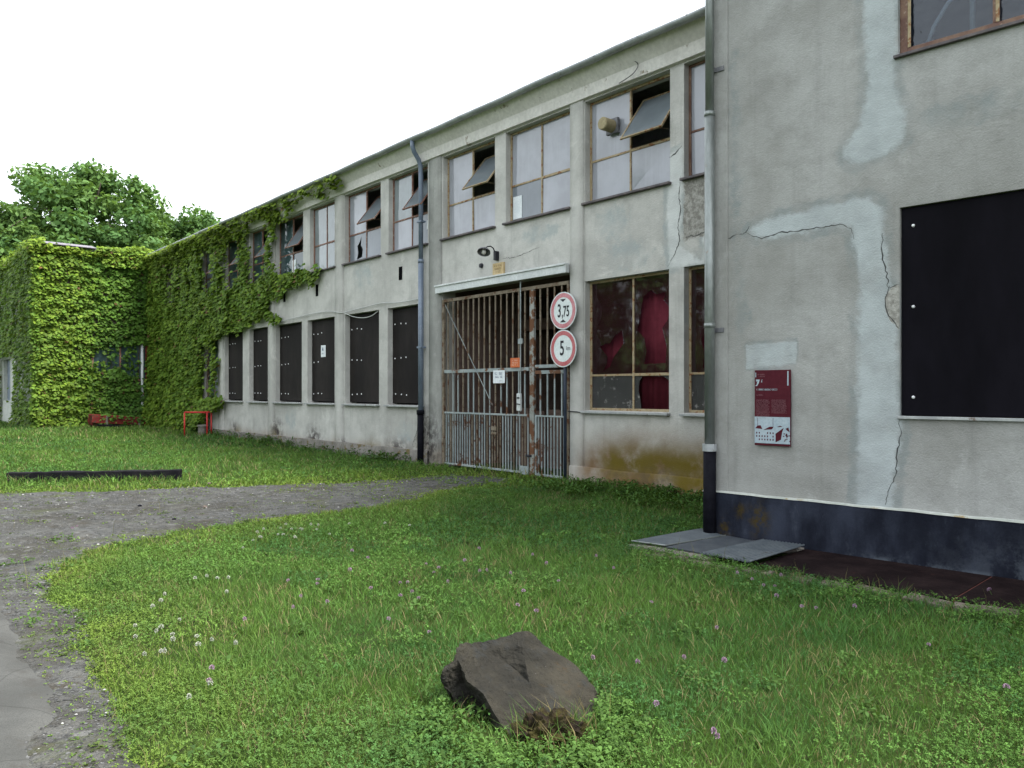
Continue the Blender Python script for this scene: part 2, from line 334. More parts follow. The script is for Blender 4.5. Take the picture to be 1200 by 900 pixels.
M = {}
def make_materials():
    M['wallA'] = mat_plaster('weathered_plaster', (.40, .392, .366), (.515, .507, .475), (.585, .60, .585))
    M['wallB'] = mat_plaster('grey_render', (.25, .247, .231), (.345, .345, .332), (.385, .415, .42), .2)
    M['concrete'] = mat_plaster('grey_concrete', (.24, .24, .225), (.36, .36, .335), (.4, .4, .4), .4)
    M['plinth'] = mat_simple('plinth_concrete', (.13, .12, .105), (.20, .185, .165), 3, .95, bump=.5, bscale=25, rust=(.10, .075, .03), rust_at=.55)
    M['cornice'] = mat_simple('cornice_render', (.64, .615, .58), (.72, .695, .66), 2.2, .92, bump=.2, rust=(.27, .22, .17), rust_at=.62)
    # black bitumen plinth
    g = NG('bitumen_plinth'); v = g.mapv((1, 1, .45))
    c = g.mix(g.ramp(g.noise(2.2, 6, .65, v), .38, .7), (.007, .0085, .015), (.028, .033, .050))
    c = g.mix(g.ramp(g.noise(9, 5, .7, v), .56, .74, 0, .6), c, (.045, .052, .07))
    c = g.mix(g.math('MULTIPLY', g.attr('algae'), g.ramp(g.noise(7, 5, .7), .44, .6)), c, (.05, .034, .006))
    c = g.mix(g.math('MULTIPLY', g.attr('patch'), g.ramp(g.noise(5, 5, .7), .42, .6)), c, (.10, .115, .135))
    M['bitumen'] = g.shader(g.bsdf(c, .85, 0, .12, g.bump(g.noise(30, 5, .6), .4, .01)))
    M['pipe'] = mat_simple('blue_grey_pipe_paint', (.12, .155, .21), (.17, .205, .26), 4, .45, .1, .5, rust=(.16, .12, .10), rust_at=.66)
    M['pipe_light'] = mat_simple('zinc_pipe', (.17, .185, .175), (.25, .27, .26), 5, .42, .5, .5, rust=(.20, .13, .09), rust_at=.64, stretch=(1, 1, .3))
    M['pipe_black'] = mat_simple('black_pipe', (.004, .004, .007), (.009, .009, .013), 6, .7, 0, .08)
    M['gutter'] = mat_simple('gutter_zinc', (.30, .315, .325), (.40, .415, .425), 3, .5, .35, .5, rust=(.16, .13, .12), rust_at=.63)
    M['roof'] = mat_simple('roof_felt', (.06, .06, .065), (.10, .10, .10), 3, .9)
    M['frame_red'] = mat_simple('red_brown_window_paint', (.16, .07, .05), (.24, .13, .09), 9, .7, rust=(.34, .28, .22), rust_at=.56)
    M['frame_ochre'] = mat_simple('ochre_rusty_window_paint', (.30, .23, .13), (.38, .31, .20), 7, .75, rust=(.20, .085, .035), rust_at=.53)
    M['frame_brown'] = mat_simple('brown_window_paint', (.12, .06, .045), (.20, .12, .08), 8, .6, rust=(.27, .2, .15), rust_at=.6)
    M['sill'] = mat_simple('sheet_metal_sill', (.30, .31, .31), (.40, .41, .40), 6, .6, .2, rust=(.16, .12, .10), rust_at=.6)
    M['sill_dark'] = mat_simple('dark_sill', (.08, .07, .075), (.14, .12, .12), 6, .7)
    M['frost'] = mat_glass('frosted_sky_pane', (.37, .38, .42), .10, 1, .9, .12)  # pale lavender base also stands in for the reflected sky
    M['frost_grey'] = mat_glass('grey_dusty_pane', (.20, .225, .255), .10, 1, .8, .1)
    M['mirror_pane'] = mat_glass('sky_tinted_pane', (.33, .37, .38), .03, .62, .9)  # pale film colour stands in for sky reflected in the pane
    M['sash_pane'] = mat_glass('tilted_dusty_pane', (.20, .23, .25), .10, 1, .6)
    M['dark_pane'] = mat_glass('dark_teal_pane', (.05, .085, .09), .06, 1, .6)
    M['film'] = mat_glass('dirty_brown_pane', (.058, .022, .023), .04, .26, .45, 0, spots=.14)
    M['film_grey'] = mat_glass('dirty_grey_pane', (.060, .058, .058), .22, .75, .3, spots=.5)
    M['wavy'] = mat_glass('patterned_glass', (.022, .034, .060), .10, .20, .4, .55)
    M['maroon'] = mat_simple('maroon_cloth', (.072, .011, .018), (.110, .020, .030), 1.1, .9, spec=.05)
    M['board'] = mat_simple('dark_brown_panel', (.0125, .0104, .0102), (.024, .020, .0185), 1.3, .65, 0, .08, bump=.08, stretch=(1, 1, .35))
    M['board_black'] = mat_simple('black_panel', (.0026, .0022, .0038), (.0060, .0052, .0082), 1.1, .6, 0, .05, bump=.06, stretch=(1, 1, .3))
    M['bolt'] = mat_simple('bright_bolt', (.7, .7, .72), (.8, .8, .8), 6, .35, .3)
    M['white'] = mat_simple('white_paint', (.62, .66, .68), (.74, .77, .78), 5, .5)
    M['white_metal'] = mat_simple('pale_blue_white_metal', (.52, .545, .54), (.63, .65, .64), 3, .5, rust=(.28, .19, .12), rust_at=.68)
    M['sign_white'] = mat_simple('sign_face', (.60, .66, .65), (.68, .72, .71), 4, .45)
    M['sign_red'] = mat_simple('faded_sign_red', (.46, .15, .17), (.55, .27, .29), 4, .5)
    M['sign_red2'] = mat_simple('sign_red', (.42, .09, .10), (.48, .17, .18), 4, .5)
    M['black'] = mat_simple('black_paint', (.010, .010, .016), (.02, .02, .025), 5, .5)
    M['ochre_sign'] = mat_simple('faded_yellow_sign', (.46, .34, .17), (.54, .42, .24), 6, .7)
    M['ochre_ink'] = mat_simple('faded_brown_ink', (.22, .15, .07), (.26, .19, .10), 6, .8)
    M['orange'] = mat_simple('orange_sign', (.50, .11, .03), (.55, .15, .05), 6, .6)
    M['orange_ink'] = mat_simple('pale_ink', (.62, .42, .32), (.66, .48, .38), 6, .6)
    M['blue_ink'] = mat_simple('dark_blue_ink', (.06, .08, .16), (.09, .11, .20), 6, .6)
    M['board_red'] = mat_simple('dark_red_board', (.062, .008, .015), (.075, .011, .018), 3, .6, spec=.12)
    M['board_ink'] = mat_simple('pink_grey_print', (.17, .07, .085), (.20, .085, .10), 6, .5)
    M['board_pale'] = mat_simple('pale_print', (.30, .37, .42), (.36, .42, .46), 6, .5)
    M['bar_tan'] = mat_simple('tan_rusty_bar', (.15, .12, .085), (.23, .195, .15), 4, .8, spec=.1, rust=(.085, .04, .022), rust_at=.53)
    M['bar_pale'] = mat_simple('pale_rusty_bar', (.23, .265, .265), (.33, .365, .36), 1.6, .75, spec=.1, rust=(.12, .06, .035), rust_at=.55)
    M['bar_rusty'] = mat_simple('rusty_pale_post', (.22, .23, .21), (.32, .33, .31), 1.8, .8, spec=.08, rust=(.12, .058, .032), rust_at=.47)
    M['passage'] = mat_simple('brown_passage_wall', (.10, .066, .055), (.17, .115, .095), 1.6, .9)
    M['interior'] = mat_simple('grey_room_wall', (.26, .25, .25), (.34, .33, .33), 1.2, .9)
    M['dark'] = mat_simple('shade_black', (.004, .004, .005), (.007, .007, .008), 2, 1, spec=0)  # near black, standing in for shade inside openings
    M['post'] = mat_simple('dark_blue_post', (.02, .03, .05), (.035, .045, .07), 5, .5, rust=(.08, .05, .04), rust_at=.66)
    M['lamp_grey'] = mat_simple('grey_enamel', (.10, .10, .11), (.18, .18, .19), 9, .4)
    M['bulb'] = mat_simple('milky_glass', (.5, .5, .45), (.56, .55, .5), 5, .25, spec=.5)
    M['tan'] = mat_simple('tan_vent', (.28, .23, .13), (.36, .31, .19), 14, .8)
    M['cable'] = mat_simple('pale_cable', (.42, .44, .42), (.5, .5, .48), 8, .7)
    M['cable_dark'] = mat_simple('dark_cable', (.10, .10, .10), (.14, .14, .14), 8, .7)
    M['red'] = mat_simple('red_tube_paint', (.42, .02, .02), (.5, .035, .03), 6, .5)
    M['red_old'] = mat_simple('old_red_plank', (.13, .014, .012), (.19, .028, .02), 5, .85, rust=(.06, .045, .03), rust_at=.54, stretch=(1, .3, 1))
    M['wood_grey'] = mat_simple('grey_wood', (.14, .125, .11), (.22, .20, .175), 5, .9, bump=.5, stretch=(1, 8, 8))
    M['wood_dark'] = mat_simple('creosoted_timber', (.006, .006, .008), (.015, .014, .016), 4, .9, spec=.08, bump=.5, rust=(.05, .045, .045), rust_at=.66)
    M['steel'] = mat_simple('galvanised_steel', (.085, .10, .115), (.13, .148, .16), 4, .55, .3, .4, rust=(.07, .065, .06), rust_at=.62)
    M['steel_dark'] = mat_simple('worn_steel', (.05, .058, .07), (.08, .09, .10), 5, .55, .25, .4, rust=(.05, .04, .035), rust_at=.6)
    M['slab'] = mat_simple('dark_brown_slab', (.009, .0055, .006), (.019, .012, .012), 3, .95, spec=.05, bump=.5, rust=(.035, .014, .012), rust_at=.62)
    M['kerb'] = mat_simple('broken_kerb', (.10, .078, .065), (.17, .14, .12), 8, .95, bump=.8, bscale=18)
    M['crack'] = mat_simple('crack', (.05, .05, .05), (.09, .09, .085), 8, .95)
    M['slate'] = mat_simple('slate_flashing', (.13, .12, .15), (.22, .20, .22), 8, .7)
    M['annex'] = mat_simple('annex_wall', (.10, .08, .07), (.16, .13, .115), 2, .95)  # dark base puts shade behind the creeper leaves
    M['annex_pale'] = mat_simple('annex_plaster', (.42, .44, .40), (.52, .53, .49), 2, .92, rust=(.35, .27, .16), rust_at=.6)
    M['bark'] = mat_simple('bark', (.06, .048, .035), (.12, .10, .075), 6, .95, bump=.7, bscale=14)
    M['vine'] = mat_simple('vine_stem', (.07, .05, .035), (.11, .085, .06), 6, .95)
    M['leaf_ivy'] = mat_leaf('creeper_leaf', .55, .30, .12)
    M['leaf_tree'] = mat_leaf('tree_leaf', .55, .35)
    M['grass'] = mat_leaf('grass_blade', .65, .3, .08)
    M['clover'] = mat_leaf('clover_leaf', .65, .25, .08)
    M['flower_white'] = mat_leaf('white_clover_head', .8, .1, .1)
    # boulder
    g = NG('boulder_stone')
    c = g.mix(g.ramp(g.noise(3.2, 6, .65), .36, .66), (.019, .0178, .0145), (.041, .037, .028))
    c = g.mix(g.ramp(g.noise(9, 6, .7), .52, .68, 0, .6), c, (.026, .029, .030))
    c = g.mix(g.ramp(g.noise(5, 5, .7, dist=1.), .60, .70, 0, .5), c, (.052, .036, .018))
    c = g.mix(g.ramp(g.noise(90, 3, .6), .70, .76), c, (.12, .115, .11))
    h = g.math('ADD', g.noise(14, 6, .75), g.math('MULTIPLY', g.noise(60, 5, .7), .6))
    M['stone'] = g.shader(g.bsdf(c, .88, 0, .2, g.bump(h, .9, .03)))
    g = NG('mossy_earth')
    c = g.mix(g.ramp(g.noise(9, 6, .7), .4, .62), (.018, .013, .010), (.040, .036, .010))
    c = g.mix(g.ramp(g.noise(22, 4, .7), .56, .68), c, (.055, .038, .024))
    M['moss'] = g.shader(g.bsdf(c, .95, 0, .1, g.bump(g.noise(40, 5, .7), .9, .02)))
    # ground under the lawn
    g = NG('soil_and_turf')
    c = g.mix(g.ramp(g.noise(1.3, 6, .65), .38, .62), (.022, .042, .010), (.040, .062, .016))
    c = g.mix(g.ramp(g.noise(11, 5, .7), .5, .68, 0, .7), c, (.030, .028, .016))
    M['turf'] = g.shader(g.bsdf(c, .97, 0, .05, g.bump(g.noise(30, 5, .7), .8, .03)))
    # gravel
    g = NG('grey_gravel')
    c = g.mix(g.voro(55, 'F1', 'Color'), (.022, .0225, .022), (.088, .090, .089))
    c = g.mix(g.ramp(g.voro(19, 'F1', 'Color'), .35, .9, 0, .55), c, (.105, .107, .107))
    c = g.mix(g.ramp(g.noise(7, 6, .75), .5, .68, 0, .75), c, (.042, .036, .028))
    c = g.mix(g.ramp(g.noise(1.1, 5, .6), .38, .66), c, (.042, .040, .035))
    c = g.mix(g.ramp(g.noise(3.2, 6, .75), .50, .64, 0, .8), c, (.095, .095, .09))
    c = g.mix(g.ramp(g.noise(2.3, 6, .75, g.mapv((1.3, .8, 1))), .56, .68, 0, .7), c, (.05, .042, .030))
    c = g.mix(g.ramp(g.noise(5, 5, .7), .56, .70, 0, .7), c, (.055, .048, .036))
    c = g.mix(g.ramp(g.noise(.9, 5, .7, g.mapv((1.7, .7, 1))), .55, .68, 0, .5), c, (.060, .072, .024))
    c = g.mix(g.ramp(g.voro(16, 'F1', 'Color'), .80, .95, 0, .8), c, (.13, .13, .128))
    h = g.math('ADD', g.math('MULTIPLY', g.voro(70), -.8), g.noise(18, 5, .7))
    M['gravel'] = g.shader(g.bsdf(c, .93, 0, .15, g.bump(h, .8, .02)))
    g = NG('old_asphalt')
    c = g.mix(g.ramp(g.noise(1.6, 5, .6), .36, .66), (.052, .053, .050), (.082, .083, .079))
    c = g.mix(g.ramp(g.noise(150, 2, .5), .42, .66, 0, .5), c, (.035, .035, .035))
    c = g.mix(g.ramp(g.noise(6, 6, .7), .52, .68, 0, .6), c, (.045, .042, .038))
    c = g.mix(g.ramp(g.voro(1.1, 'DISTANCE_TO_EDGE'), .0, .008, .5, 0), c, (.02, .02, .018))
    M['asphalt'] = g.shader(g.bsdf(c, .9, 0, .2, g.bump(g.noise(120, 3, .6), .5, .006)))
    g = NG('pebble')
    M['pebble'] = g.shader(g.bsdf(g.attr('Col', 'Color'), .9, 0, .2))
make_materials()
YP, YW, YF = 9.93, 9.97, 10.11        # pilaster face, panel face, window glass
CAM = Vector((0, 0, 1.65))

# ---------------------------------------------------------------- world, sun, camera
def setup():
    w = bpy.data.worlds.new('World'); SC.world = w; w.use_nodes = True
    nt = w.node_tree; nt.nodes.clear()
    out = nt.nodes.new('ShaderNodeOutputWorld'); bg = nt.nodes.new('ShaderNodeBackground')
    sky = nt.nodes.new('ShaderNodeTexSky'); sky.sky_type = 'NISHITA'; sky.sun_disc = False
    sky.sun_elevation = R(55); sky.sun_rotation = R(60); sky.air_density = 1.0; sky.dust_density = 3.0; sky.altitude = 100
    hs = nt.nodes.new('ShaderNodeHueSaturation'); hs.inputs['Saturation'].default_value = .22
    mx = nt.nodes.new('ShaderNodeMix'); mx.data_type = 'RGBA'; mx.inputs[0].default_value = .45
    nt.links.new(sky.outputs[0], hs.inputs['Color']); nt.links.new(hs.outputs[0], mx.inputs[6])
    mx.inputs[7].default_value = (7.9, 8.6, 9.15, 1)       # even bright cloud veil over the sky
    nt.links.new(mx.outputs[2], bg.inputs[0]); bg.inputs[1].default_value = .12
    nt.links.new(bg.outputs[0], out.inputs[0])
    l = bpy.data.lights.new('sun', 'SUN'); l.energy = 2.5; l.angle = R(24); l.color = (1, .95, .86)
    o = bpy.data.objects.new('sun', l); COL.objects.link(o)
    d = Vector((.50, .27, .82)).normalized()
    o.rotation_euler = d.to_track_quat('Z', 'Y').to_euler(); o.location = (0, 0, 30)
    c = bpy.data.cameras.new('camera'); co = bpy.data.objects.new('camera', c); COL.objects.link(co)
    c.sensor_width = 36; c.lens = 930 / 1200 * 36; c.shift_y = 8 / 1200; c.clip_end = 3000; c.clip_start = .05
    co.location = CAM; co.rotation_euler = (R(90), 0, math.atan2(785, 930) and R(90) - math.atan2(785, 930))
    SC.camera = co
    v = SC.view_settings; v.view_transform = 'Standard'; v.look = 'None'; v.gamma = 1; v.use_curve_mapping = False
    v.exposure = EXPOSURE
EXPOSURE = 1.70
setup()

# ---------------------------------------------------------------- walls with openings
def wall_sheet(name, parent, xs, zs, holes, y, thick, mat, step, attrs=None, frame=None):
    """a wall as a fine front sheet with openings, their reveals and a back sheet"""
    def lines(a, b, cuts):
        c = sorted(set([a, b] + [round(k, 4) for k in cuts if a < k < b])); o = []
        for p, q in zip(c[:-1], c[1:]):
            n = max(1, int(round((q - p) / step))); o += list(np.linspace(p, q, n, endpoint=False))
        return np.array(o + [b])
    X = lines(xs[0], xs[1], [h[0] for h in holes] + [h[1] for h in holes])
    Z = lines(zs[0], zs[1], [h[2] for h in holes] + [h[3] for h in holes])
    gx, gz = np.meshgrid(X, Z, indexing='ij'); nx, nz = gx.shape
    V = np.stack([gx.ravel(), np.full(gx.size, y), gz.ravel()], 1)
    ii, kk = np.meshgrid(np.arange(nx - 1), np.arange(nz - 1), indexing='ij')
    cx = (X[:-1] + X[1:])[ii] / 2; cz = (Z[:-1] + Z[1:])[kk] / 2
    keep = np.ones(cx.shape, bool)
    for h in holes: keep &= ~((cx > h[0]) & (cx < h[1]) & (cz > h[2]) & (cz < h[3]))
    i = ii[keep]; k = kk[keep]
    Fq = np.stack([i * nz + k, (i + 1) * nz + k, (i + 1) * nz + k + 1, i * nz + k + 1], 1)
    nV = len(V); V2 = V.copy(); V2[:, 1] = y + thick
    faces = [Fq, Fq[:, ::-1] + nV]
    ex = []; n = 2 * nV; add = []
    for h in holes:
        x0, x1, z0, z1 = h
        for a, b in (((x0, z0), (x1, z0)), ((x1, z0), (x1, z1)), ((x1, z1), (x0, z1)), ((x0, z1), (x0, z0))):
            add += [(a[0], y, a[1]), (b[0], y, b[1]), (b[0], y + thick, b[1]), (a[0], y + thick, a[1])]
            ex.append((n, n + 1, n + 2, n + 3)); n += 4
    VV = np.concatenate([V, V2] + ([np.array(add)] if add else []))
    if ex: faces.append(np.array(ex))
    at = {}
    if attrs:
        for nm, fn in attrs.items():
            at[nm] = np.clip(fn(VV[:, 0], VV[:, 2]), 0, 1)
    return arr_mesh(name, VV, faces, mat, parent, at, org=root_org(parent))

def patchval(P, poly, soft=.10):
    return np.clip(.55 - sdist(P, poly) / soft * .5, 0, 1)

# ================================================================ the long factory building
FB = thing('factory_building', (-14.35, 9.93, 0), 'long two storey plastered factory with rows of steel windows and a barred gateway', 'building')
UP = [(-33.3, -31.8), (-31.2, -29.7), (-29.2, -27.62), (-26.98, -25.4), (-24.86, -23.38), (-22.82, -20.98), (-20.56, -19.0),
      (-18.55, -16.74), (-16.38, -14.72), (-14.13, -12.34), (-12.0, -10.18), (-9.82, -7.95), (-7.68, -6.1)]
BD = [(-27.0, -25.4), (-24.86, -23.38), (-22.84, -21.06), (-20.70, -19.08), (-18.52, -16.82), (-16.42, -14.9)]
ZS, ZH = 4.95, 6.72
holes = [(a, b, ZS, ZH) for a, b in UP] + [(a, b, 1.32, 3.62) for a, b in BD]
holes += [(-29.0, -27.64, 1.38, 3.45), (-9.82, -7.97, 1.31, 3.57), (-7.68, -6.1, 1.31, 3.57), (-14.15, -10.18, -.2, 3.80)]
slots = [(-15.90, -15.79, 4.24, 4.55), (-20.17, -20.06, 4.25, 4.57), (-22.27, -22.16, 4.27, 4.54)]
holes += slots

def damp(x, z):
    m = sstep(-10.3, -9.6, x)
    w = 1.1 + .5 * (fbm(x * 1.3, z * .7, 3) - .5)
    r = m * sstep(w + .2, w - .6, z) * 1.0
    l = sstep(-9.9, -10.5, x) * sstep(.55, .1, z + .5 * (fbm(x * 1.1, z, 8) - .5)) * .55
    return r + l
def algae(x, z):
    a = sstep(-9.6, -9.2, x) * np.exp(-((z - .46 - .16 * (fbm(x * .9, z * 0, 4) - .5)) / .26) ** 2)
    a = np.maximum(a, sstep(-8.3, -7.6, x) * sstep(.7, .3, z))
    for cx, cz, r in ((-17.2, .18, .35), (-16.4, .05, .3), (-22.9, .35, .35), (-25.9, .25, .3), (-13.2, 6.25, .35)):
        a = np.maximum(a, .8 * np.exp(-(((x - cx) / r) ** 2 + ((z - cz) / (r * .7)) ** 2)))
    return a
def soot_and_dark(x, z):
    a = np.zeros_like(x)
    for cx, cz, rx, rz in ((-9.0, .08, .35, .2), (-8.2, .1, .4, .25), (-22.7, .45, .35, .35), (-20.3, .35, .4, .3), (-16.0, .25, .5, .25), (-18.6, .2, .3, .2), (-26.2, .3, .3, .3), (-14.6, .4, .4, .8)):
        a = np.maximum(a, np.exp(-(((x - cx) / rx) ** 2 + ((z - cz) / rz) ** 2)))
    a = np.maximum(a, .35 * sstep(6.75, 6.95, z) * fbm(x * .7, z, 9))  # faint dark mottling that grows towards the wall top
    return a
def patchA(x, z):
    P = np.stack([x, z], 1)
    a = patchval(P, [(-7.98, 5.35), (-7.72, 5.45), (-7.7, 4.9), (-7.75, 4.2), (-7.8, 3.9), (-7.3, 3.6), (-7.3, 4.02), (-7.0, 4.1), (-7, 3.6), (-7.95, 3.57), (-8.0, 4.3)], .15)
    for cx, cz, rx, rz in ((-9.2, 4.5, .5, .4), (-8.9, 3.9, .7, .35), (-15.6, .7, .5, .3), (-21.8, .9, .5, .5), (-11, 4.6, .7, .2), (-17.6, 4.5, .6, .5)):
        a = np.maximum(a, .42 * np.exp(-(((x - cx) / rx) ** 2 + ((z - cz) / rz) ** 2)))
    return a
def bareA(x, z):
    P = np.stack([x, z], 1)
    return np.maximum(patchval(P, [(-7.66, 4.93), (-6.0, 4.93), (-6.0, 4.05), (-7.3, 4.02), (-7.68, 3.98)], .14),
                      patchval(P, [(-15.35, .36), (-15.15, .72), (-14.98, 1.05), (-14.5, 1.1), (-14.5, .33)], .10) * .9)
wall_sheet('facade_wall', FB, (-35.2, -5.66), (-.3, 6.86), holes, YW, .34, M['wallA'], .08,
           dict(damp=damp, algae=algae, soot_and_dark=soot_and_dark, patch=patchA, bare=bareA))

# pilasters between the bays
def pil_mesh(x0, x1, z0, z1, mat, ph=0):
    zs = np.linspace(z0, z1, 60); y1 = YW + .012
    V = []; rows = [(x0, y1), (x0, YP), ((x0 + x1) / 2, YP), (x1, YP), (x1, y1)]
    for z in zs:
        for (x, y) in rows: V.append((x, y, z))
    V = np.array(V); F = []
    for i in range(len(zs) - 1):
        for k in range(4): F.append((i*5+k, i*5+k+1, (i+1)*5+k+1, (i+1)*5+k))
    A = lambda fn: np.clip(fn(V[:, 0], V[:, 2]), 0, 1)
    return arr_mesh('pilaster', V, [np.array(F)], mat, FB, dict(damp=A(damp), algae=A(algae) * .8, soot_and_dark=A(soot_and_dark)), org=root_org(FB))
for x0, x1, m in ((-31.66, -31.24, 'wallA'), (-27.5, -27.06, 'wallA'), (-23.32, -22.90, 'wallA'), (-19.02, -18.60, 'wallA'),
                  (-14.62, -14.17, 'concrete'), (-10.16, -9.84, 'wallA')):
    pil_mesh(x0, x1, -.3, 6.84, M[m])
# low plinth course, one stretch per side of the gateway
for x0, x1 in ((-35.1, -14.63), (-10.15, -5.7)):
    V = []; n = int((x1 - x0) / .12)
    for x in np.linspace(x0, x1, n):
        t = .315 + .008 * math.sin(x * 3)
        for (y, z) in ((YP - .035, -.4), (YP - .035, t - .02), (YP - .02, t), (YW + .02, t)): V.append((x, y, z))
    V = np.array(V); F = np.array([(i*4+k, (i+1)*4+k, (i+1)*4+k+1, i*4+k+1) for i in range(n - 1) for k in range(3)])
    A = lambda fn: np.clip(fn(V[:, 0], V[:, 2]), 0, 1)
    dm = A(damp) if x0 > -12 else A(damp) * .3
    arr_mesh('plinth', V, [F], M['wallA'] if x0 > -12 else M['plinth'], FB, dict(damp=dm, algae=A(algae), soot_and_dark=A(soot_and_dark)), org=root_org(FB))

# cornice (sloping soffit) and roof, gutter, brackets
m = MB(); prof = [(YW + .02, 6.745), (YP - .03, 6.76), (YP - .065, 6.95), (9.745, 7.10), (9.69, 7.17), (9.69, 7.235), (YW + .02, 7.25)]; npf = 7
xs = np.linspace(-35.15, -5.64, 60); b = 0
for i, x in enumerate(xs):
    for (y, z) in prof: m.v.append((x, y + .004 * math.sin(x * 2.3), z + .003 * math.sin(x * 1.7)))
for i in range(len(xs) - 1):
    for k in range(npf - 1): m.f.append((i*npf+k, (i+1)*npf+k, (i+1)*npf+k+1, i*npf+k+1))
m.build('cornice', M['cornice'], FB)
m = MB(); m.box(-34.9, -5.9, YW + .345, 11.9, 6.93, 7.0); m.build('ceiling', M['interior'], FB)
m = MB(); m.poly([(-35.15, 9.65, 7.262), (-5.64, 9.65, 7.262), (-5.64, 15.2, 7.9), (-35.15, 15.2, 7.9)])
m.poly([(-35.15, 21, 7.26), (-5.64, 21, 7.26), (-5.64, 15.2, 7.9), (-35.15, 15.2, 7.9)])
m.poly([(-35.15, 9.70, 7.243), (-5.64, 9.70, 7.243), (-5.64, 21, 7.243), (-35.15, 21, 7.243)])
m.box(-35.15, -5.64, 20.7, 20.95, -.3, 7.24); m.box(-35.18, -35.0, 10.4, 20.7, -.3, 7.24); m.box(-5.85, -5.68, 10.4, 20.7, -.3, 7.24)
roof = m.build('roof', M['roof'], FB)
m = MB(); ng = 9
xs = np.linspace(-35.1, -5.62, 70)
for x in xs:
    sag = .006 * math.sin(x * 1.1) + .006 * math.sin(x * 2.9 + 1)
    for k in range(ng):
        a = math.pi + math.pi * k / (ng - 1)
        m.v.append((x, 9.612 + .072 * math.cos(a), 7.225 + sag + .075 * math.sin(a)))
for i in range(len(xs) - 1):
    for k in range(ng - 1): m.f.append((i*ng+k, (i+1)*ng+k, (i+1)*ng+k+1, i*ng+k+1))
o = m.build('gutter', M['gutter'], FB, smooth=True, fix=False)
sd = o.modifiers.new('thick', 'SOLIDIFY'); sd.thickness = .006
for x in np.arange(-33.9, -6, .95):
    k = MB(); k.tube([(x, 9.70, 7.19), (x, 9.612, 7.14), (x, 9.532, 7.215)], .012, 6); k.build('gutter_bracket', M['gutter'], FB)

# downpipe by the gateway
m = MB(); m.tube([(-14.80, 9.612, 7.17), (-14.80, 9.618, 7.04), (-14.81, 9.67, 6.93), (-14.82, 9.79, 6.79), (-14.83, 9.85, 6.66), (-14.83, 9.86, 6.4), (-14.83, 9.86, 4.55)], .052, 14)
m.tube([(-14.83, 9.86, 4.56), (-14.83, 9.86, 1.15)], .062, 14); m.tube([(-14.83, 9.86, 4.5), (-14.83, 9.86, 4.58)], .068, 14)
dp = m.build('drainpipe', M['pipe'], FB, smooth=True)
m = MB(); m.tube([(-14.83, 9.85, 1.15), (-14.83, 9.85, -.1)], .075, 14); m.tube([(-14.83, 9.85, 1.12), (-14.83, 9.85, 1.22)], .09, 14); m.build('drainpipe_foot', M['pipe_black'], dp, smooth=True)
for z in (2.6, 5.4):
    m = MB(); m.box(-14.91, -14.75, 9.80, 9.935, z, z + .04); m.build('pipe_clamp', M['pipe'], dp, bevel=.004)

# windows ----------------------------------------------------------
def window(x0, x1, z0, z1, fm, panes, tr=.41, mull=.5, opened=None, sill='sill', ang=36, name='window', deep=0):
    """panes = materials for (left low, right low, left top, right top)"""
    y0, y1 = YF - .02 + deep, YF + .025 + deep
    w = .042; xm = x0 + (x1 - x0) * mull; zt = z0 + (z1 - z0) * tr
    m = MB(); h = .018
    m.box(x0, x0 + w, y0, y1, z0, z1); m.box(x1 - w, x1, y0, y1, z0, z1)
    m.box(x0 + w, x1 - w, y0, y1, z0, z0 + w); m.box(x0 + w, x1 - w, y0, y1, z1 - w, z1)
    m.box(xm - h, xm + h, y0 + .004, y1 - .003, z0 + w, z1 - w)
    m.box(x0 + w, xm - h, y0 + .006, y1 - .005, zt - h, zt + h); m.box(xm + h, x1 - w, y0 + .002, y1 - .005, zt - h * 1.3, zt + h * 1.3)
    f = m.build(name, M[fm], FB, bevel=.003)
    q = [(x0 + w, xm - h, z0 + w, zt - h), (xm + h, x1 - w, z0 + w, zt - h), (x0 + w, xm - h, zt + h, z1 - w), (xm + h, x1 - w, zt + h, z1 - w)]
    for i, (a, b_, c, d) in enumerate(q):
        if opened == i or panes[i] is None: continue
        k = MB(); e = (rng.random(2) - .5) * .012        # panes never sit quite true
        k.v += [(a, YF + deep + e[0], c), (b_, YF + deep - e[0], c), (b_, YF + deep + e[1], d), (a, YF + deep - e[1], d),
                (a, YF + deep + .006 + e[0], c), (b_, YF + deep + .006 - e[0], c), (b_, YF + deep + .006 + e[1], d), (a, YF + deep + .006 - e[1], d)]
        k.f += [(0, 1, 2, 3), (7, 6, 5, 4), (0, 4, 5, 1), (1, 5, 6, 2), (2, 6, 7, 3), (3, 7, 4, 0)]
        k.build('pane', M[panes[i]], f)
    if opened is not None:
        a, b_, c, d = q[opened]; hgt = d - c - .01
        T = Matrix.Translation((0, y0 + .02, (c + d) / 2)) @ Matrix.Rotation(R(-ang), 4, 'X') @ Matrix.Translation((0, 0, hgt / 2))
        s = .03; k = MB()
        k.box(a + .003, a + s, -.015, .015, -hgt, 0, T); k.box(b_ - s, b_ - .003, -.015, .015, -hgt, 0, T)
        k.box(a + s, b_ - s, -.015, .015, -hgt, -hgt + s, T); k.box(a + s, b_ - s, -.015, .015, -s, 0, T)
        sh = k.build('open_sash', M[fm], f, bevel=.002)
        k = MB(); k.box(a + s, b_ - s, -.003, .003, -hgt + s, -s, T); k.build('sash_pane', M['sash_pane'], f)
        p = T @ Vector((b_ - .12, 0, -hgt + .02)); k = MB(); k.tube([(b_ - .12, y1, c + .16), tuple(p)], .006, 6); k.build('stay_rod', M[fm], f)
    k = MB(); k.box(x0 - .03, x1 + .03, YP - .055 if sill != 'sill_dark' else YP - .04, y0 - .003, z0 - .05, z0 - .012)
    k.build('sill', M[sill], f, bevel=.006)
    return f
